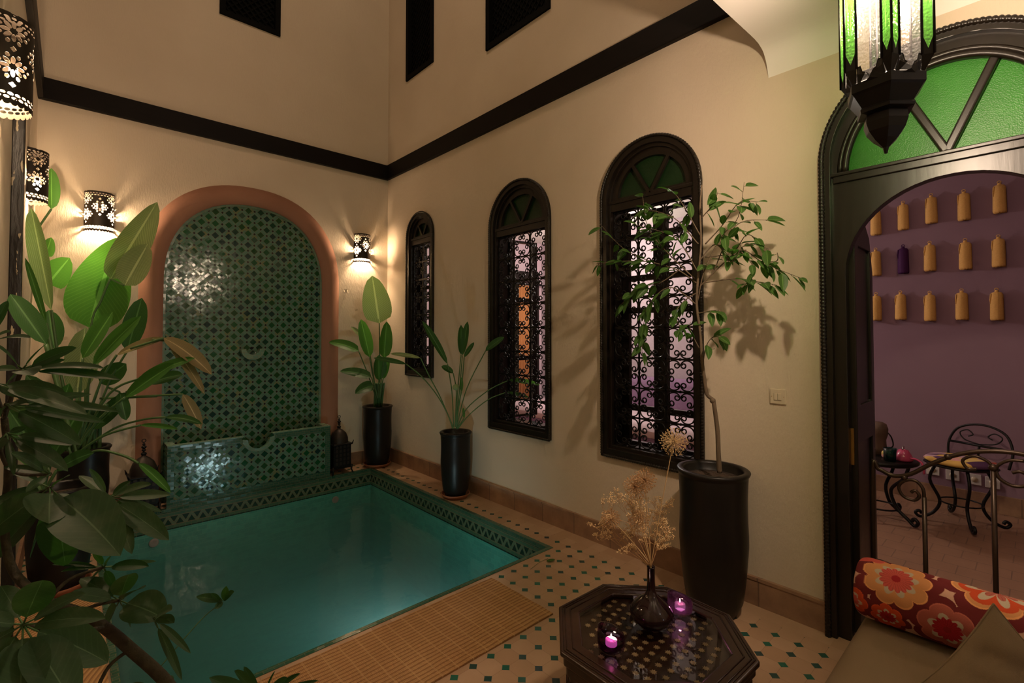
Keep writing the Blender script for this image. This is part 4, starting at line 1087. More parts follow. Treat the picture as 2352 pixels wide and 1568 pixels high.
# ------------------------------------------------------------------ octagonal table
TC = V((-1.302, -4.395, 0)); A0 = radians(20.5)
def octo(r, a=A0): return [(TC.x+r*cos(a+pi/4*k), TC.y+r*sin(a+pi/4*k)) for k in range(8)]
tb = thing('octagonal_table', TC, 'low octagonal dark wood table with a glass top over pierced star latticework', 'table')
b = MB(); b.plate([octo(.347), octo(.262)], .428, .447, 2); o = b.build('top_frame', M_twood, tb); bevel(o, .006, 3)
b = MB()
for rr in (.332, .322, .300): b.tube([(*p, .4475) for p in octo(rr)], .0028, 6, closed=True)
b.build('beading', M_twood, o)
b = MB(); b.plate([octo(.266)], .438, .443, 2); b.build('glass_top', M_glass, tb)
def star(cx, cy, r, a=0):
    out = []
    for k in range(16): rr = r if k % 2 == 0 else r*.58; out.append((cx+rr*cos(a+pi/8*k), cy+rr*sin(a+pi/8*k)))
    return out
oc = octo(.262); stars = []
for i in range(-8, 9):
    for j in range(-8, 9):
        p = V((i*.041, j*.041)); p.rotate(Matrix.Rotation(radians(8), 2))
        # inside the octagon with a margin
        ok = all((p.x*cos(A0+pi/8+pi/4*k)+p.y*sin(A0+pi/8+pi/4*k)) < .262*cos(pi/8)-.016 for k in range(8))
        if ok: stars.append(star(TC.x+p.x, TC.y+p.y, .0125, radians(8)))
b = MB(); b.plate([octo(.27)], .418, .427, 2); sl = b.build('lattice_panel', M_twood, tb)
b = MB()
for s_ in stars: b.plate([s_], .427, .4286, 2)
b.build('star_inlay', M_bone, sl)
b = MB(); b.plate([octo(.335), octo(.30)], .395, .428, 2); b.plate([octo(.325), octo(.29)], .36, .395, 2); b.plate([octo(.315), octo(.285)], .33, .36, 2); o = b.build('apron', M_twood, tb); bevel(o, .006, 2)
R8 = .308*cos(pi/8); hw = .305*sin(pi/8)
for k in range(8):
    a = A0+pi/8+pi/4*k; b = MB()
    hole = [(-hw*.84, 0)]+[(-hw*.84*cos(pi*q/12), .235+hw*.72*sin(pi*q/12)) for q in range(13)]+[(hw*.84, 0)]
    b.plate([[(-hw, 0)]+hole+[(hw, 0), (hw, .34), (-hw, .34)]], -.009, .009, 1)
    b.v = [(TC.x+(R8-p[1])*cos(a)-p[0]*sin(a), TC.y+(R8-p[1])*sin(a)+p[0]*cos(a), p[2]) for p in b.v]
    b.build('arched_side', M_twood, tb)

# vase with dried flowers
vb = on(1496, 1436, 2, .4435); vb.z = .4435
va = thing('bottle_vase', vb, 'dark aubergine bottle vase with a squat round body on the table', 'vase')
b = MB(); pr = [(0,0),(.030,0),(.045,.006),(.066,.024),(.077,.046),(.074,.060),(.058,.082),(.036,.100),(.021,.112),(.0155,.130),(.0140,.160),(.0140,.208),(.0150,.212),(.0125,.212),(.0115,.200),(.0115,.15)]
b.lathe(vb, pr, 40); b.build('body', M_vase, va)
mouth = vb+V((0,0,.21)); vd = 1.72
dv = (mouth-CAM).dot(FW)
def allium(head, r, dark=False, seed=0, d=None, label='', stem_from=None):
    rr = random.Random(seed); H = at(head[0], head[1], d or dv)
    t = thing('dried_allium', mouth, label, 'dried flower', 'dried flowers in the vase')
    b = MB(); b.tube(smoothpath([mouth-V((0,0,.08))+V((rr.uniform(-.005,.005), rr.uniform(-.005,.005), 0)), mouth, mouth.lerp(H, .5)+V((0,0,.01)), H], 5), .0017, 5); b.build('stem', M_dryb, t)
    b = MB(); R = sized(r, dv)
    for k in range(120):
        z = 1-2*(k+.5)/120; ph = k*2.399963; s = sqrt(1-z*z); q = V((s*cos(ph), s*sin(ph), z)); L = R*rr.uniform(.75, 1.05)
        b.tube([H+q*.004, H+q*L], .0005, 3, cap=False)
        e = H+q*L; w = .0022
        for m_ in range(3):
            dd = V((rr.uniform(-1,1), rr.uniform(-1,1), rr.uniform(-1,1)))*.003; b.sphere(e+dd, w*.8, 4, 3)
    b.build('flower_head', M_dryf if dark else M_dryb, t, recalc=False)
    b = MB(); b.sphere(H, R*.16, 8, 6); b.build('heart', M_dryd, t)
allium((1547, 1014), 31, seed=1, label='tallest dried allium ball, in front of the window sill')
allium((1481, 1102), 27, True, seed=2, label='dried allium ball, right one of the touching pair')
allium((1459, 1118), 27, True, seed=3, label='dried allium ball, left one of the touching pair')
allium((1403, 1191), 22, True, seed=4, label='dried allium with a dark heart at the left of the bunch')
allium((1467, 1196), 26, True, seed=5, label='dried allium with a dark heart in the middle of the bunch')
def sprig(target, seed, spread, label):
    rr = random.Random(seed); b = MB(); bd = MB()
    def grow(p, d, L, r, lev):
        n = 4; pts = [p]
        for i in range(n):
            d = (d+V((rr.uniform(-.12,.12), rr.uniform(-.12,.12), rr.uniform(-.08,.1)))).normalized(); pts.append(pts[-1]+d*L/n)
        b.tube(pts, [r]*len(pts), 4, cap=False)
        if lev == 0:
            for k in range(3): bd.sphere(pts[-1]+V((rr.uniform(-.004,.004), rr.uniform(-.004,.004), rr.uniform(-.003,.005))), rr.uniform(.0011, .0021), 5, 4)
            return
        for k in range(3 if lev > 1 else 4):
            s = V((rr.uniform(-1,1), rr.uniform(-1,1), rr.uniform(-.35,.8)))
            grow(pts[-1 if k == 0 else rr.choice((2,3,4))], (d+s*spread).normalized(), L*rr.uniform(.5,.72), r*.75, lev-1)
    T = at(target[0], target[1], dv+rr.uniform(-.1, .1)); d = T-mouth
    t = thing('dried_sprig', mouth, label, 'dried flower', 'dried flowers in the vase')
    b.tube([mouth-V((0,0,.07)), mouth, mouth+d*.25], .0013, 4)
    grow(mouth+d*.25, d.normalized(), d.length*.42, .0010, 4)
    b.build('twigs', M_dryf, t, recalc=False); bd.build('seed_heads', M_dryb, t, recalc=False)
for k, (tg, lb) in enumerate([((1385, 1205), 'feathery dried sprig reaching furthest left over the floor tiles'), ((1425, 1150), 'feathery dried sprig leaning left, just below the paired allium balls'), ((1440, 1240), 'low feathery dried sprig bending left close to the vase neck'),
                              ((1540, 1170), 'feathery dried sprig leaning right towards the big pot'), ((1490, 1180), 'upright feathery dried sprig in the centre of the bunch'), ((1515, 1240), 'short feathery dried sprig right of the vase neck'), ((1400, 1235), 'feathery dried sprig drooping lowest at the left of the bunch'), ((1455, 1165), 'brown feathery dried sprig under the left allium of the pair'), ((1525, 1205), 'feathery dried sprig at the right side, at half height')]): sprig(tg, 20+k, 1.0, lb)

# candle glasses
def candle_glass(px, H, R, label, rot, gm=None):
    q = on(px[0], px[1], 2, .4435); q.z = .4435
    t = thing('candle_glass', q, label, 'candle holder', 'purple tealight glasses on the table')
    n = 32
    def wall(r0, r1, z0, zf): pass
    vs = []; fs = []; m_ = 0
    zt = lambda a: H*(1.0+.20*cos(a-rot))                     # slanted rim
    prof = [(R*.86, .018), (R*.96, .022), (R, .04)]
    b = MB()
    for k in range(n):
        a = 2*pi*k/n
        for r, z in prof: vs.append((q.x+r*cos(a), q.y+r*sin(a), q.z+z))
        vs.append((q.x+R*.98*cos(a), q.y+R*.98*sin(a), q.z+zt(a))); vs.append((q.x+(R-.004)*.98*cos(a), q.y+(R-.004)*.98*sin(a), q.z+zt(a)))
        vs.append((q.x+(R-.005)*cos(a), q.y+(R-.005)*sin(a), q.z+.026))
    for k in range(n):
        l = (k+1) % n
        for i in range(5): fs.append((k*6+i, l*6+i, l*6+i+1, k*6+i+1))
    fs.append(tuple(k*6 for k in range(n)))
    b.add(vs, fs, None, True); b.build('cup', gm or M_pglass, t)
    b = MB(); b.lathe(q, [(0,0),(R*.80,0),(R*.88,.005),(R*.88,.016),(R*.84,.018),(0,.018)], 32); b.build('thick_base', M_cglass, t)
    c = tag(MB().lathe((q.x, q.y, q.z+.019), [(0,.008),(.019,.008),(.019,.024),(.017,.025),(.003,.0235),(0,.0235)], 24).build('tealight', M_wax), label.replace('cut glass', 'glass').split(' holder')[0]+' tealight candle burning inside', 'candle', 'tealights in the purple glasses')
    b = MB(); b.tube([(q.x, q.y, q.z+.042), (q.x, q.y, q.z+.047)], .0007, 5); b.build('wick', M_iron, c)
    b = MB(); b.lathe((q.x, q.y, q.z+.046), [(0,0),(.0018,.002),(.0026,.005),(.0018,.010),(0,.016)], 10); b.build('flame', M_flame, c)
    lamp((q.x, q.y, q.z+.055), .10, (1,.6,.45), .004, 'candle_light')
    return t, c
t1_, c1_ = candle_glass((1404, 1498), .070, .0455, 'dark purple slanted glass holder nearer the front of the table', 2.2, M_pgd)
t2_, c2_ = candle_glass((1562, 1412), .070, .0455, 'brighter purple slanted glass holder behind and right of the vase', 2.6)
c1_['label'] = 'small tealight burning in the dark purple glass left of the vase'; c2_['label'] = 'small tealight burning in the brighter purple glass right of the vase'

# ------------------------------------------------------------------ daybed
db = thing('daybed', (-1.25, -5.9, 0), 'low daybed with a beige seat cushion in front of the open door', 'daybed')
def pillow_box(b, x0, y0, z0, x1, y1, z1, nx=24, ny=24, rnd=.06, puff=.02):
    vs = []; fs = []
    def H(u, v): 
        e = min(u, 1-u)*abs(x1-x0); f_ = min(v, 1-v)*abs(y1-y0); g = min(e, f_)
        return 1 if g > rnd else sqrt(max(0, 1-(1-g/rnd)**2))
    for s in (1, -1):
        for i in range(nx+1):
            for j in range(ny+1):
                u = .5-.5*cos(pi*i/nx); v = .5-.5*cos(pi*j/ny); h = H(u, v)
                zc = (z0+z1)/2; hh = (z1-z0)/2
                vs.append((x0+(x1-x0)*u, y0+(y1-y0)*v, zc+s*(hh*h+puff*sin(pi*u)*sin(pi*v))))
    n_ = (nx+1)*(ny+1)
    for i in range(nx):
        for j in range(ny):
            q = (i*(ny+1)+j, (i+1)*(ny+1)+j, (i+1)*(ny+1)+j+1, i*(ny+1)+j+1); fs.append(q); fs.append(tuple(n_+k for k in reversed(q)))
    b.add(vs, fs, None, True)
b = MB(); pillow_box(b, -1.86, -6.9, .31, -.53, -4.868, .455, 28, 40, .06, .004); o = b.build('seat_cushion', M_beige, db)
b = MB(); b.box(-1.84, -6.9, .25, -.54, -4.9, .315); o = b.build('seat_frame', M_wood, db); bevel(o, .01)
for (x, y) in ((-.62, -4.96), (-1.78, -4.96), (-.62, -6.84), (-1.78, -6.84)):
    b = MB(); b.box(x-.035, y-.035, 0, x+.035, y+.035, .25); bevel(b.build('leg', M_wood, db), .006)
# flowered bolster: the print is worked out as colours on a fine mesh
import colorsys
def bolster():
    b = MB(); Lb = 1.05; R = .104; nu = 620; nv = 470
    cx, cz = -.625, .455+R*.98; ys = -4.865
    CR = (.62,.36,.25); BR = (.16,.022,.022); RED = (.55,.055,.03); OR = (.62,.27,.10); CO = (.60,.10,.075); GRY = (.50,.40,.28); VER = (.55,.07,.02); ROS = (.42,.11,.075)
    # flowers: centre along (s) and around (t), radius, petals, colours outside-in
    fl = [(.125,.118,.098,9,[OR,'w'],CO,(.36,.02,.025)), (.375,.030,.115,8,[OR,VER,'w2'],ROS,(.3,.04,.03)), (.262,.232,.078,6,[ROS,'w'],(.42,.02,.025),(.3,.02,.02)), (.105,.262,.050,7,[VER,'w'],(.42,.02,.025),(.3,.02,.02)),
          (.395,.262,.075,6,[VER,'w2'],(.40,.04,.02),(.3,.02,.02)), (.035,.020,.055,6,[CO],CO,CO), (.00,.24,.052,6,[VER,'w'],CO,RED), (.22,-.10,.07,8,[OR,'w'],CO,RED), (.60,.235,.09,9,[OR,'w'],CO,(.36,.02,.025)), (.80,.12,.09,8,[OR,VER,'w2'],ROS,RED), (.82,.32,.07,7,[ROS,'w'],RED,RED), (.05,.40,.07,7,[ROS,'w'],RED,RED), (.25,.40,.07,8,[OR,'w'],CO,RED), (.48,.42,.08,8,[OR,'w'],CO,RED), (.08,.56,.07,7,[VER,'w'],RED,RED)]
    C = 2*pi*R
    def col(s, t):
        out = CR; bestbr = False
        if s > .47+.06*sin(t*9) and t < .16: return tuple(q*(.8 if sin(t*420) > .5 else 1) for q in RED)
        for (a, c, r, n, rings, inner, heart) in fl:
            dt = t-c; dt -= round(dt/C)*C; ds = s-a; d = sqrt(ds*ds+dt*dt)
            if d > r*1.75: continue
            th = atan2(dt, ds)+a*7; pet = abs(cos(th*n/2)); e = r*(.78+.22*pet**.55)
            if d < e*1.27+.004: bestbr = True
        if bestbr: out = BR
        # plain red ribs at the back of the roll
        for (a, c, r, n, rings, inner, heart) in fl:
            dt = t-c; dt -= round(dt/C)*C; ds = s-a; d = sqrt(ds*ds+dt*dt)
            if d > r*1.05: continue
            th = atan2(dt, ds)+a*7; pet = abs(cos(th*n/2)); e = r*(.78+.22*pet**.55)
            if d < e:
                out = rings[0]
                if d > e*.95: out = tuple(min(1, q*1.3) for q in rings[0])
                if len(rings) > 1 and rings[1] not in ('w','w2') and d < e*.84: out = rings[1]
                if rings[-1] == 'w2' and d < e*.70*(.35+.65*pet) : out = GRY
                if rings[-1] == 'w':
                    p2 = abs(cos(th*n/2+pi/2*0)); 
                    if d < r*(.40+.24*p2): out = GRY
                e2 = r*.50*(.80+.20*abs(cos(th*7)))
                if rings[-1] == 'w2': e2 = r*.5*pet**.5*.9
                if d < e2: out = inner
                if d < e2 and abs(sin(th*14)) > .93: out = tuple(q*.7 for q in inner)
                if d < r*.13: out = heart
        return out
    vs = []; fs = []; cols = []
    end = [(0, .0)]+[(sin(pi/2*k/12)*.80, .004*(k/12)) for k in range(1, 12)]+[(.80+.20*sin(pi/2*k/14), .004+.041*(1-cos(pi/2*k/14))) for k in range(14)]
    rows = [(e, ys-q) for e, q in end]+[(1, ys-.045-(Lb-.09)*i/nu) for i in range(nu+1)]+[(e, ys-Lb+q) for e, q in reversed(end)]
    rr = random.Random(5)
    for (e, y) in rows:
        for k in range(nv):
            a = 2*pi*k/nv                                     # t=0 at the back-top, runs over the side facing the court
            ang = radians(60)+a
            wob = 1+.012*sin(k*.12+y*9)+.006*sin(y*40+k*.05)
            sq = .96 if sin(ang) < -.8 else 1
            vs.append((cx+R*e*cos(ang)*wob, y, cz+R*e*sin(ang)*wob*sq)); s = ys-y; cols.append(col(s, a*R) if e > .80 else tuple(q*.8 for q in BR if 1) if (int(e*14) % 2) else RED)
    for i in range(len(rows)-1):
        for k in range(nv):
            l = (k+1) % nv; fs.append((i*nv+k, i*nv+l, (i+1)*nv+l, (i+1)*nv+k))
    b.add(vs, fs, None, True)
    m = Mat('flowered_cotton', (.5,.2,.1), .85, spec=.15); at_ = m.n('VertexColor'); at_.layer_name = 'print'; m.color(at_.outputs[0]); m.bump(m.noise(500, 2)+m.noise(16, 3)*2, .25, .003)
    o = b.build('bolster', m.m, recalc=False)
    ca = o.data.color_attributes.new('print', 'FLOAT_COLOR', 'POINT')
    flat = []
    for c in cols: flat += [c[0], c[1], c[2], 1]
    ca.data.foreach_set('color', flat)
    return o
bo = bolster(); tag(bo, 'long bolster printed with big red and orange retro flowers on the daybed', 'bolster')
# beige scatter cushion standing on its corner
t = thing('scatter_cushion', (-.95, -5.4, .47), 'wrinkled beige scatter cushion leaning on the flowered bolster', 'cushion')
b = MB(); n = 34; vs = []; fs = []
top = on(2282, 1386, 0, -.84)
Lp = on(2095, 1568, 2, .475); Rp = on(2470, 1568, 2, .52)
ex = Lp-top; ey = Rp-top; ex = ex.normalized()*.42; ey = ey.normalized()*.42; nz = ex.cross(ey).normalized()
if nz.dot(CAM-top) < 0: nz = -nz
for s in (1, -1):
    for i in range(n+1):
        for j in range(n+1):
            u = i/n; v = j/n; e = (sin(pi*u)*sin(pi*v))**.5
            pin = .05*(sin(pi*u)*(abs(v-.5)*2)**2*(-1 if v > .5 else 1)); pin2 = .05*(sin(pi*v)*(abs(u-.5)*2)**2*(-1 if u > .5 else 1))
            wr = .009*sin(u*13+v*6)+.008*sin(v*19-u*11)+.005*sin(u*31+v*17)
            p = top+ex*(u+pin2)+ey*(v+pin)+nz*(s*.055*e+wr*e)
            p.z = max(p.z, .462+.001*s); vs.append(p)
m_ = (n+1)**2
for i in range(n):
    for j in range(n):
        q = (i*(n+1)+j, (i+1)*(n+1)+j, (i+1)*(n+1)+j+1, i*(n+1)+j+1); fs.append(q); fs.append(tuple(m_+k for k in reversed(q)))
b.add(vs, fs, None, True); o = b.build('cover', M_beige, t)
b = MB(); e1 = [V(vs[i*(n+1)]) for i in range(n+1)]; e2 = [V(vs[j]) for j in range(n+1)]
b.tube(e1, .0024, 6); b.tube(e2, .0024, 6); b.build('piping', M_beige, o)

# ------------------------------------------------------------------ railing inside the door
ra = thing('iron_railing', (.15, -5.1, 0), 'wrought iron railing with scrolls and a wavy handrail just inside the door', 'railing')
RX = .155
def rp(l): return [V((RX, y, z)) for y, z in l]
b = MB(); b.tube(smoothpath(rp([(-4.765,.0),(-4.765,.80),(-4.79,.826),(-4.846,.806),(-4.913,.827),(-4.993,.893),(-5.084,.952),(-5.184,.985),(-5.292,.990),(-5.40,.96),(-5.50,.93)]), 6), .0102, 8); b.build('handrail', M_irond, ra)
def scroll(b, c, r0, r1, a0, turns, sgn=1, r=.0075):
    n = 26; b.tube([V((RX, c[0]+(r0+(r1-r0)*k/n)*cos(a0+sgn*turns*2*pi*k/n), c[1]+(r0+(r1-r0)*k/n)*sin(a0+sgn*turns*2*pi*k/n))) for k in range(n+1)], r, 6)
for y, zt in ((-4.963,.73), (-5.197,.93), (-5.43,.93)):
    b = MB(); b.tube(rp([(y, .0), (y, zt)]), .0095, 8); b.build('baluster', M_irond, ra)
b = MB(); b.tube(smoothpath(rp([(-4.963,.72),(-4.958,.77),(-4.93,.80),(-4.89,.79),(-4.868,.755),(-4.885,.715),(-4.925,.705),(-4.945,.73),(-4.93,.752),(-4.915,.74)]), 6), .0072, 6); b.build('scroll', M_irond, ra)
b = MB(); b.tube(smoothpath(rp([(-5.197,.90),(-5.185,.935),(-5.14,.955),(-5.10,.93),(-5.115,.895),(-5.145,.90)]), 6), .0065, 6); b.build('scroll', M_irond, ra)
b = MB(); b.tube(smoothpath(rp([(-5.292,.962),(-5.245,.955),(-5.208,.92),(-5.215,.875),(-5.255,.85),(-5.295,.86),(-5.305,.895),(-5.28,.915),(-5.255,.905)]), 6), .0072, 6); b.build('scroll', M_irond, ra)
for q in ((-5.197,.915,.017),(-5.05,.935,.015),(-4.89,.806,.014)): MB().sphere((RX, q[0], q[1]), q[2], 8, 6).build('collar', M_irond, ra)
b = MB(); b.tube(rp([(-4.765,.10),(-5.50,.10)]), .008, 6); b.tube(smoothpath(rp([(-4.765,.372),(-4.80,.372),(-4.9,.36),(-5.2,.33),(-5.5,.33)]), 4), .009, 6); b.build('lower_rail', M_irond, ra)

# ------------------------------------------------------------------ tassels on the salon wall
def make_tassel(mat):
    t = thing('silk_tassel', (0,0,0), 'x', 'tassel', 'tassels on the purple wall')
    b = MB(); n = 28; prof = [(.0,.0),(.035,.0),(.037,.01),(.036,.08),(.035,.15),(.034,.188),(.026,.203),(.010,.208)]
    vs = []; fs = []
    for k in range(n):
        a = 2*pi*k/n; rip = 1+.07*(1 if k % 2 else -1)
        for (r, z) in prof: vs.append((r*rip*cos(a)*.75, r*rip*sin(a)*1.12, z-(.006 if (k % 3 == 0 and z == 0) else 0)))
    m_ = len(prof)
    for k in range(n):
        l = (k+1) % n
        for i in range(m_-1): fs.append((k*m_+i, l*m_+i, l*m_+i+1, k*m_+i+1))
    b.add(vs, fs, None, True); b.build('fringe', mat, t)
    b = MB(); b.sphere((0,0,.211), .014, 10, 7, (1,1,.9)); b.build('knot', mat, t)
    b = MB(); b.tube([(0,.012*cos(a*pi/6),.227+.009*sin(a*pi/6)) for a in range(12)], .003, 5, closed=True); b.tube([(-.015,.035,.195),(-.012,.04,.15),(-.01,.036,.12)], .004, 5); b.build('loop', mat, t)
    return t
T = [[(-4.291,2.587),(-4.500,2.605),(-4.700,2.632),(-4.917,2.621),(-5.136,2.645)], [(-4.285,2.193),(-4.494,2.195),(-4.684,2.201),(-4.919,2.192),(-5.123,2.193)], [(-4.282,1.761),(-4.468,1.766),(-4.677,1.749),(-4.889,1.755),(-5.105,1.746)]]
proto = make_tassel(M_gold); pur = make_tassel(M_plum); first = True
rown = ['top', 'middle', 'bottom']; cn = ['leftmost', 'second from the left', 'middle', 'fourth from the left', 'rightmost']
pur['label'] = 'the one dark plum tassel among the golden ones on the purple wall'
for i in range(3):
    for j in range(5):
        if (i, j) == (1, 1): o = pur
        elif first: o = proto; first = False
        else: o = copy_tree(proto)
        y, z = T[i][j]; o.location = (2.93-.030, y, z-.125); o.rotation_euler = (0, 0, radians([3,-6,5,-3,8][(i*2+j) % 5])); sc_ = 1.12; o.scale = (sc_*.9, sc_*.88, sc_)
        if o is not pur: o['label'] = 'golden silk tassel, %s in the %s row on the purple wall' % (cn[j], rown[i])
for (y, z), pl in zip([(-4.671,.278),(-4.802,.259),(-4.941,.252),(-5.053,.247)], ['leftmost', 'second from the left', 'third from the left', 'rightmost']):
    t = thing('wall_socket', (2.93, y, z), 'white wall socket low on the purple wall, %s of the four' % pl, 'socket', 'sockets on the purple wall')
    b = MB(); b.box(2.918, y-.045, z-.045, 2.93, y+.045, z+.045); bevel(b.build('plate', M_socket, t), .003)
    b = MB(); b.lathe((0,0,0), [(0,0),(.022,0),(.022,.003),(0,.003)], 16); b.v = [(2.9175-p[2], y+p[0], z+p[1]) for p in b.v]; b.build('insert', M_plastic, t)
# light switch and little glass hook
y, z = -4.383, 1.162
t = thing('light_switch', (0, y, z), 'ivory light switch on the cream wall left of the door', 'switch')
b = MB(); b.box(-.010, y-.04, z-.04, 0, y+.04, z+.04); bevel(b.build('plate', M_plastic, t), .003)
b = MB(); b.box(-.014, y-.019, z-.019, -.010, y-.0008, z+.019); b.box(-.014, y+.0008, z-.019, -.010, y+.019, z+.019); bevel(b.build('rocker', M_plastic, t), .001, 1)
b = MB()
for s in (-1, 1): b.sphere((-.0105, y+s*.030, z), .0022, 6, 4)
b.build('screw', M_brass, t)
q = on(793, 668, 1, 0)
t = thing('wall_hook', (q.x, 0, q.z), 'small clear plastic hook on the wall below the right sconce', 'hook')
b = MB(); b.box(q.x-.018, -.008, q.z-.02, q.x+.018, 0, q.z+.02); b.build('plate', M_cglass, t); b = MB(); b.tube([(q.x-.02,-.01,q.z+.01),(q.x-.02,-.03,q.z-.025),(q.x+.02,-.03,q.z-.025),(q.x+.02,-.01,q.z+.01)], .003, 6); b.build('hook', M_plastic, t)

# ------------------------------------------------------------------ floor lanterns beside the fountain
def floor_lantern(c, s, label):
    t = thing('floor_lantern', c, label, 'lantern', 'black lanterns flanking the fountain')
    x, y, _ = c; w = .105*s
    def sq(r, z): return [(x-r, y-r, z), (x+r, y-r, z), (x+r, y+r, z), (x-r, y+r, z)]
    def loft(b, prof):
        vs = []; fs = []
        for r, zz in prof: vs += sq(r, zz)
        for j in range(len(prof)-1):
            for k in range(4): l = (k+1) % 4; fs.append((j*4+k, j*4+l, (j+1)*4+l, (j+1)*4+k))
        fs += [(0,1,2,3), tuple((len(prof)-1)*4+k for k in range(4))]; b.add(vs, fs)
    b = MB(); loft(b, [(w*.96,.06*s),(w*1.04,.065*s),(w*1.04,.075*s),(w*.95,.08*s),(w*.92,.30*s),(w*.95,.31*s),(w*1.06,.315*s),(w*1.06,.325*s),(w*.9,.33*s)]); b.build('body', M_iron, t)
    b = MB()
    for a, c_ in ((-1,-1),(1,-1),(1,1),(-1,1)):
        b.tube([(x+a*w*1.02, y+c_*w*1.02, .09*s), (x+a*w*.96, y+c_*w*.96, .04*s), (x+a*w*1.1, y+c_*w*1.1, .0)], [.012*s,.010*s,.006*s], 5)
        b.tube([(x+a*w*1.0, y+c_*w*1.0, .32*s), (x+a*w*1.12, y+c_*w*1.12, .36*s)], [.009*s,.003*s], 5)
    b.build('foot', M_iron, t)
    b = MB()
    for q_ in range(5):
        zz = .10*s+.045*s*q_
        for r in (-.6, -.2, .2, .6): b.box(x+r*w-.012*s, y-w*.98, zz, x+r*w+.012*s, y-w*.93, zz+.03*s)
    b.build('pierced_front', M_lampm, t)
    b = MB(); b.lathe((x, y, .33*s), [(w*.93,0),(w*.90,.05*s),(w*.72,.10*s),(w*.40,.135*s),(w*.16,.15*s),(w*.12,.165*s)], 20); b.build('dome', M_lampm, t)
    b = MB()
    for zz, r in ((.50,.022),(.532,.016),(.558,.020),(.582,.012)): b.sphere((x, y, zz*s), r*s, 10, 7, (1,1,.75))
    b.tube([(x, y, .48*s), (x, y, .60*s)], .005*s, 6); b.tube([(x+.014*s*cos(a*pi/6), y, .612*s+.014*s*sin(a*pi/6)) for a in range(12)], .0035*s, 5, closed=True); b.build('finial', M_iron, t)
floor_lantern((-.655, -.17, 0), .98, 'black pierced metal lantern on the floor right of the fountain basin')
floor_lantern((-2.36, -.22, 0), .98, 'black pierced metal lantern on the floor left of the fountain basin')

# ------------------------------------------------------------------ salon furniture
M_print = None
m = Mat('painted_cushion_cloth', (.6,.3,.1), .8); vo = m.n('TexVoronoi'); vo.inputs['Scale'].default_value = 9; m.l(m.coord(), vo.inputs[0])
sp_ = m.n('SeparateColor'); m.l(vo.outputs['Color'], sp_.inputs[0])
m.color(m.ramp(E(sp_.outputs[0]), [(0,(.70,.42,.10)),(.3,(.75,.35,.33)),(.5,(.09,.03,.09)),(.62,(.60,.10,.05)),(.75,(.72,.50,.16)),(.9,(.5,.3,.35))], 'CONSTANT')); M_print = m.m
cc = on(2190, 1060, 2, .48); CX, CY = 2.38, -4.90
ch = thing('iron_chair', (CX, CY, 0), 'wrought iron chair with a bright patterned round cushion by the purple wall', 'chair')
b = MB(); b.lathe((CX, CY, .455), [(0,0),(.20,0),(.225,.012),(.20,.022),(0,.022)], 32); b.build('seat_ring', M_iron, ch)
b = MB(); b.lathe((CX, CY, .478), [(0,.0),(.20,.0),(.222,.018),(.205,.036),(.12,.050),(0,.052)], 32); b.build('seat_cushion', M_print, ch)
for k in range(4):
    a = radians(20+90*k); d = V((cos(a), sin(a), 0)); o_ = V((CX, CY, 0)); b = MB()
    b.tube(smoothpath([o_+d*.15+V((0,0,.455)), o_+d*.19+V((0,0,.33)), o_+d*.13+V((0,0,.17)), o_+d*.17+V((0,0,.07)), o_+d*.25+V((0,0,.02)), o_+d*.285+V((0,0,.045)), o_+d*.26+V((0,0,.066)), o_+d*.245+V((0,0,.045))], 5), .0115, 7); b.build('leg', M_iron, ch)
b = MB(); b.tube([(CX+.13*cos(a*pi/12), CY+.13*sin(a*pi/12), .17) for a in range(24)], .006, 5, closed=True); b.build('stretcher', M_iron, ch)
b = MB(); ao = radians(-25); bd = V((cos(ao), sin(ao), 0)); sd_ = V((-sin(ao), cos(ao), 0)); bc = V((CX, CY, 0))+bd*.20
def bp_(s, z, k=0): return bc+sd_*s+bd*(z-.45)*.22+V((0,0,z))
b.tube(smoothpath([bp_(-.20,.46), bp_(-.21,.60), bp_(-.15,.72), bp_(0,.765), bp_(.15,.72), bp_(.21,.60), bp_(.20,.46)], 6), .009, 7)
b.tube([bp_(-.205,.60), bp_(.205,.60)], .010, 6); b.tube([bp_(.0,.60), bp_(.0,.47)], .008, 6)
for s in (-1, 1): b.tube(smoothpath([bp_(0,.61), bp_(s*.10,.63), bp_(s*.14,.68), bp_(s*.09,.71), bp_(s*.05,.68), bp_(s*.08,.66)], 5), .005, 5)
b.build('backrest', M_iron, ch)
SX, SY = 2.08, -4.43
st_ = thing('iron_side_table', (SX, SY, 0), 'low dark side table with scrolled iron legs behind the open door leaf', 'side table')
b = MB(); b.lathe((SX, SY, .465), [(0,0),(.25,0),(.262,.008),(.262,.028),(.25,.036),(0,.036)], 36); b.build('tabletop', M_iron, st_)
for k in range(4):
    a = radians(-20+90*k); d = V((cos(a), sin(a), 0)); o_ = V((SX, SY, 0)); b = MB()
    b.tube(smoothpath([o_+d*.22+V((0,0,.465)), o_+d*.18+V((0,0,.36)), o_+d*.09+V((0,0,.25)), o_+d*.13+V((0,0,.12)), o_+d*.21+V((0,0,.05)), o_+d*.25+V((0,0,.02)), o_+d*.275+V((0,0,.05)), o_+d*.25+V((0,0,.075)), o_+d*.235+V((0,0,.05))], 5), .0125, 7); b.build('leg', M_iron, st_)
b = MB(); b.tube([(SX+.13*cos(a*pi/12), SY+.13*sin(a*pi/12), .10) for a in range(24)], .007, 5, closed=True); b.build('stretcher', M_iron, st_)
zt_ = .502
x, y = on(2030, 1050, 2, zt_).x, on(2030, 1050, 2, zt_).y
def put(u, v): q = on(u, v, 2, zt_); return q.x, q.y
x, y = 1.95, -4.53
t = thing('drinking_glass', (x, y, zt_), 'short teal glass on the dark side table', 'glass')
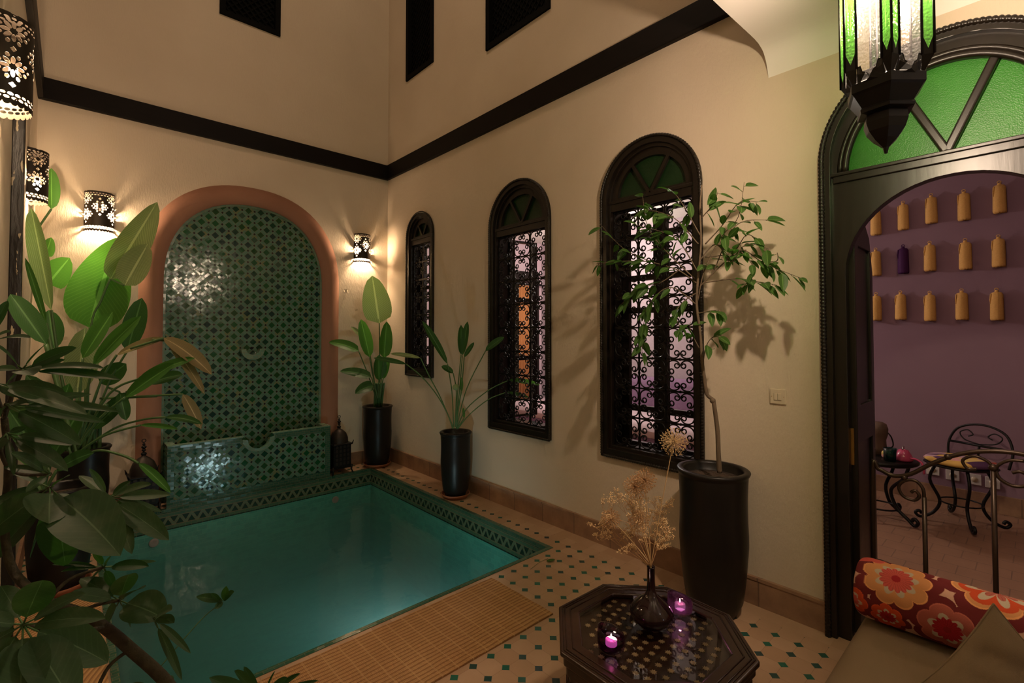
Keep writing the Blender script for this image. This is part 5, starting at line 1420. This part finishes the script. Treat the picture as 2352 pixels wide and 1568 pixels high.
MB().lathe((x, y, zt_), [(0,.002),(.038,0),(.044,.10),(.041,.10),(.036,.008),(0,.008)], 24).build('cup', M_tglass, t)
x, y = 2.04, -4.60
t = thing('pink_bag', (x, y, zt_), 'shiny pink trinket bag with a trailing strap on the side table', 'bag')
M_pk = Mat('pink_satin', (.50,.06,.14), .25, spec=.6).m
MB().lathe((x, y, zt_), [(0,0),(.055,0),(.064,.015),(.05,.05),(.03,.085),(0,.088)], 24).build('pouch', M_pk, t)
b = MB(); b.tube([(x+.03*cos(a*pi/8), y, zt_+.088+.024*sin(a*pi/8)) for a in range(9)], .004, 5); b.build('handle', M_silver, t)
b = MB(); q0 = V((x-.03, y-.045, zt_+.03)); b.tube(smoothpath([q0, q0+V((-.01,-.04,0)), q0+V((-.02,-.075,-.025)), q0+V((-.02,-.085,-.10))], 5), .008, 6); b.build('strap', M_pk, t)
x, y = 2.06, -4.49
t = thing('folded_scarf', (x, y, zt_), 'little folded multicoloured scarf behind the pink bag', 'cloth')
bevel(MB().box(x-.04, y-.035, zt_, x+.05, y+.03, zt_+.055).build('cloth', M_print, t), .015, 3)
x, y = 2.16, -4.42
t = thing('stoneware_jug', (x, y, zt_), 'brown stoneware jug with a thin handle at the back of the side table', 'jug')
M_jug = Mat('brown_stoneware', (.10,.055,.035), .6).m
MB().lathe((x, y, zt_), [(0,0),(.05,0),(.055,.05),(.05,.12),(.062,.16),(.066,.21),(.055,.25),(.03,.265),(0,.268)], 24).build('body', M_jug, t)
b = MB(); b.tube(smoothpath([(x, y-.055, zt_+.19), (x, y-.085, zt_+.15), (x, y-.095, zt_+.08), (x, y-.052, zt_+.05)], 5), .005, 6); b.build('handle', M_iron, t)

# banquette with cushions seen through the third window
so = thing('corner_banquette', (2.5, -2.0, 0), 'long low banquette with pale pink mattress along the purple wall', 'sofa')
b = MB(); b.box(2.1, -3.6, 0, 2.92, .1, .30); b.build('base', M_violet, so)
b = MB(); pillow_box(b, 2.05, -3.62, .30, 2.92, .12, .48, 14, 40, .07, .01); b.build('mattress', M_pinkc, so)
bc_ = [(-3.1, 'violet back cushion on the pink banquette, nearest the door'), (-2.45, 'second violet back cushion from the door on the pink banquette'), (-1.8, 'violet back cushion in the middle of the pink banquette'), (-1.15, 'violet back cushion on the pink banquette, next to the last'), (-.5, 'last violet back cushion at the far end of the pink banquette')]
b = MB(); pillow_box(b, -.31, -.22, -.085, .31, .22, .085, 16, 14, .06, .03); pc_ = b.build('back_cushion', M_violet); 
for i, (yy, lb) in enumerate(bc_):
    o = pc_ if i == 0 else pc_.copy()
    if i: COL.objects.link(o)
    o.rotation_euler = (radians(90), 0, radians(90)); o.location = (2.80, yy, .72); tag(o, lb, 'cushion', 'violet cushions on the banquette')
# orange curtain in the far doorway of the salon
b = MB(); n = 70; vs = []; fs = []
for i in range(n+1):
    x = 2.34+(.36)*i/n; y = .14+.016*sin(i*.9)+.006*sin(i*2.3)
    for z in (.02, 2.27): vs.append((x, y, z))
for i in range(n): fs.append((i*2, i*2+2, i*2+3, i*2+1))
b.add(vs, fs, None, True); o = b.build('door_curtain', M_orange, recalc=False); o.modifiers.new('thick', 'SOLIDIFY').thickness = .004
tag(o, 'orange curtain hanging in the far doorway of the salon', 'curtain')
b = MB(); b.tube([(2.20, .14, 2.29), (2.90, .14, 2.29)], .012, 8); b.sphere((2.20,.14,2.29),.022,8,6); tag(b.build('curtain_rod', M_iron), 'dark rod carrying the orange curtain', 'rod')
# pink flower seen low in the third window
q = on(1452, 772, 0, 1.1)
# fallen leaf on the tiles
q = on(1265, 1287, 2, .006); b = MB(); leaf(b, q+V((-.03,.01,0)), q+V((.03,-.01,.004)), .035, nrm=V((0,0,1)), fold=.1)
o = b.build('fallen_leaf', M_fic, recalc=False); tag(o, 'small green leaf fallen on the floor tiles beside the pool corner', 'leaf')
b = MB(); q2 = [on(1218, 1307, 2, .004), on(1240, 1290, 2, .004), on(1258, 1282, 2, .006)]; b.tube(q2, .001, 4); b.build('petiole', M_stem, o)

# ------------------------------------------------------------------ light
w_ = bpy.data.worlds.new('night'); S.world = w_; w_.use_nodes = True
w_.node_tree.nodes['Background'].inputs[0].default_value = (1, .62, .36, 1); w_.node_tree.nodes['Background'].inputs[1].default_value = WORLD
lamp((-1.12, -7.1, 2.66), FILL, (1, .76, .54), .05, 'added_fill_light')  # added unseen lamp: warm fill and glints on the fountain tiles
lamp((-1.10, -7.0, 2.50), COOL1, (.62, .78, 1), .07, 'added_panel_glint_light')  # added unseen cool lamp, only for bluish glints on the tile panel
lamp((-1.05, -6.7, .95), COOL2, (.80, .85, 1), .10, 'added_basin_glint_light')  # added unseen low lamp, mirrored as glints on the basin front
lamp((-1.7, -2.6, 6.6), TOPL, (1, .72, .50), .35, 'added_upper_wall_light')  # added lamp out of view, brightens the upper walls
lamp((1.9, -1.6, 2.5), SAL, (1, .88, .80), .10, 'salon_light')
lamp((1.1, -5.0, 2.8), SAL2, (1, .70, .55), .06, 'salon_entrance_light')
l = bpy.data.lights.new('pool_light', 'SPOT'); l.energy = POOLP; l.color = (.90, .98, 1); l.spot_size = radians(160); l.spot_blend = .8; l.shadow_soft_size = .08
o = bpy.data.objects.new('pool_light', l); COL.objects.link(o); o.location = (-1.4, PY0+.06, -.38); o.rotation_euler = (radians(92), 0, radians(-15))
S.view_settings.view_transform = 'Standard'; S.view_settings.look = 'None'; S.view_settings.gamma = 1; S.view_settings.use_curve_mapping = False
S.view_settings.exposure = EXPO
c_ = S.cycles
c_.max_bounces = 7; c_.diffuse_bounces = 3; c_.glossy_bounces = 3; c_.transmission_bounces = 4; c_.volume_bounces = 1; c_.transparent_max_bounces = 12
c_.use_adaptive_sampling = True; c_.adaptive_threshold = 0.04; c_.adaptive_min_samples = 16
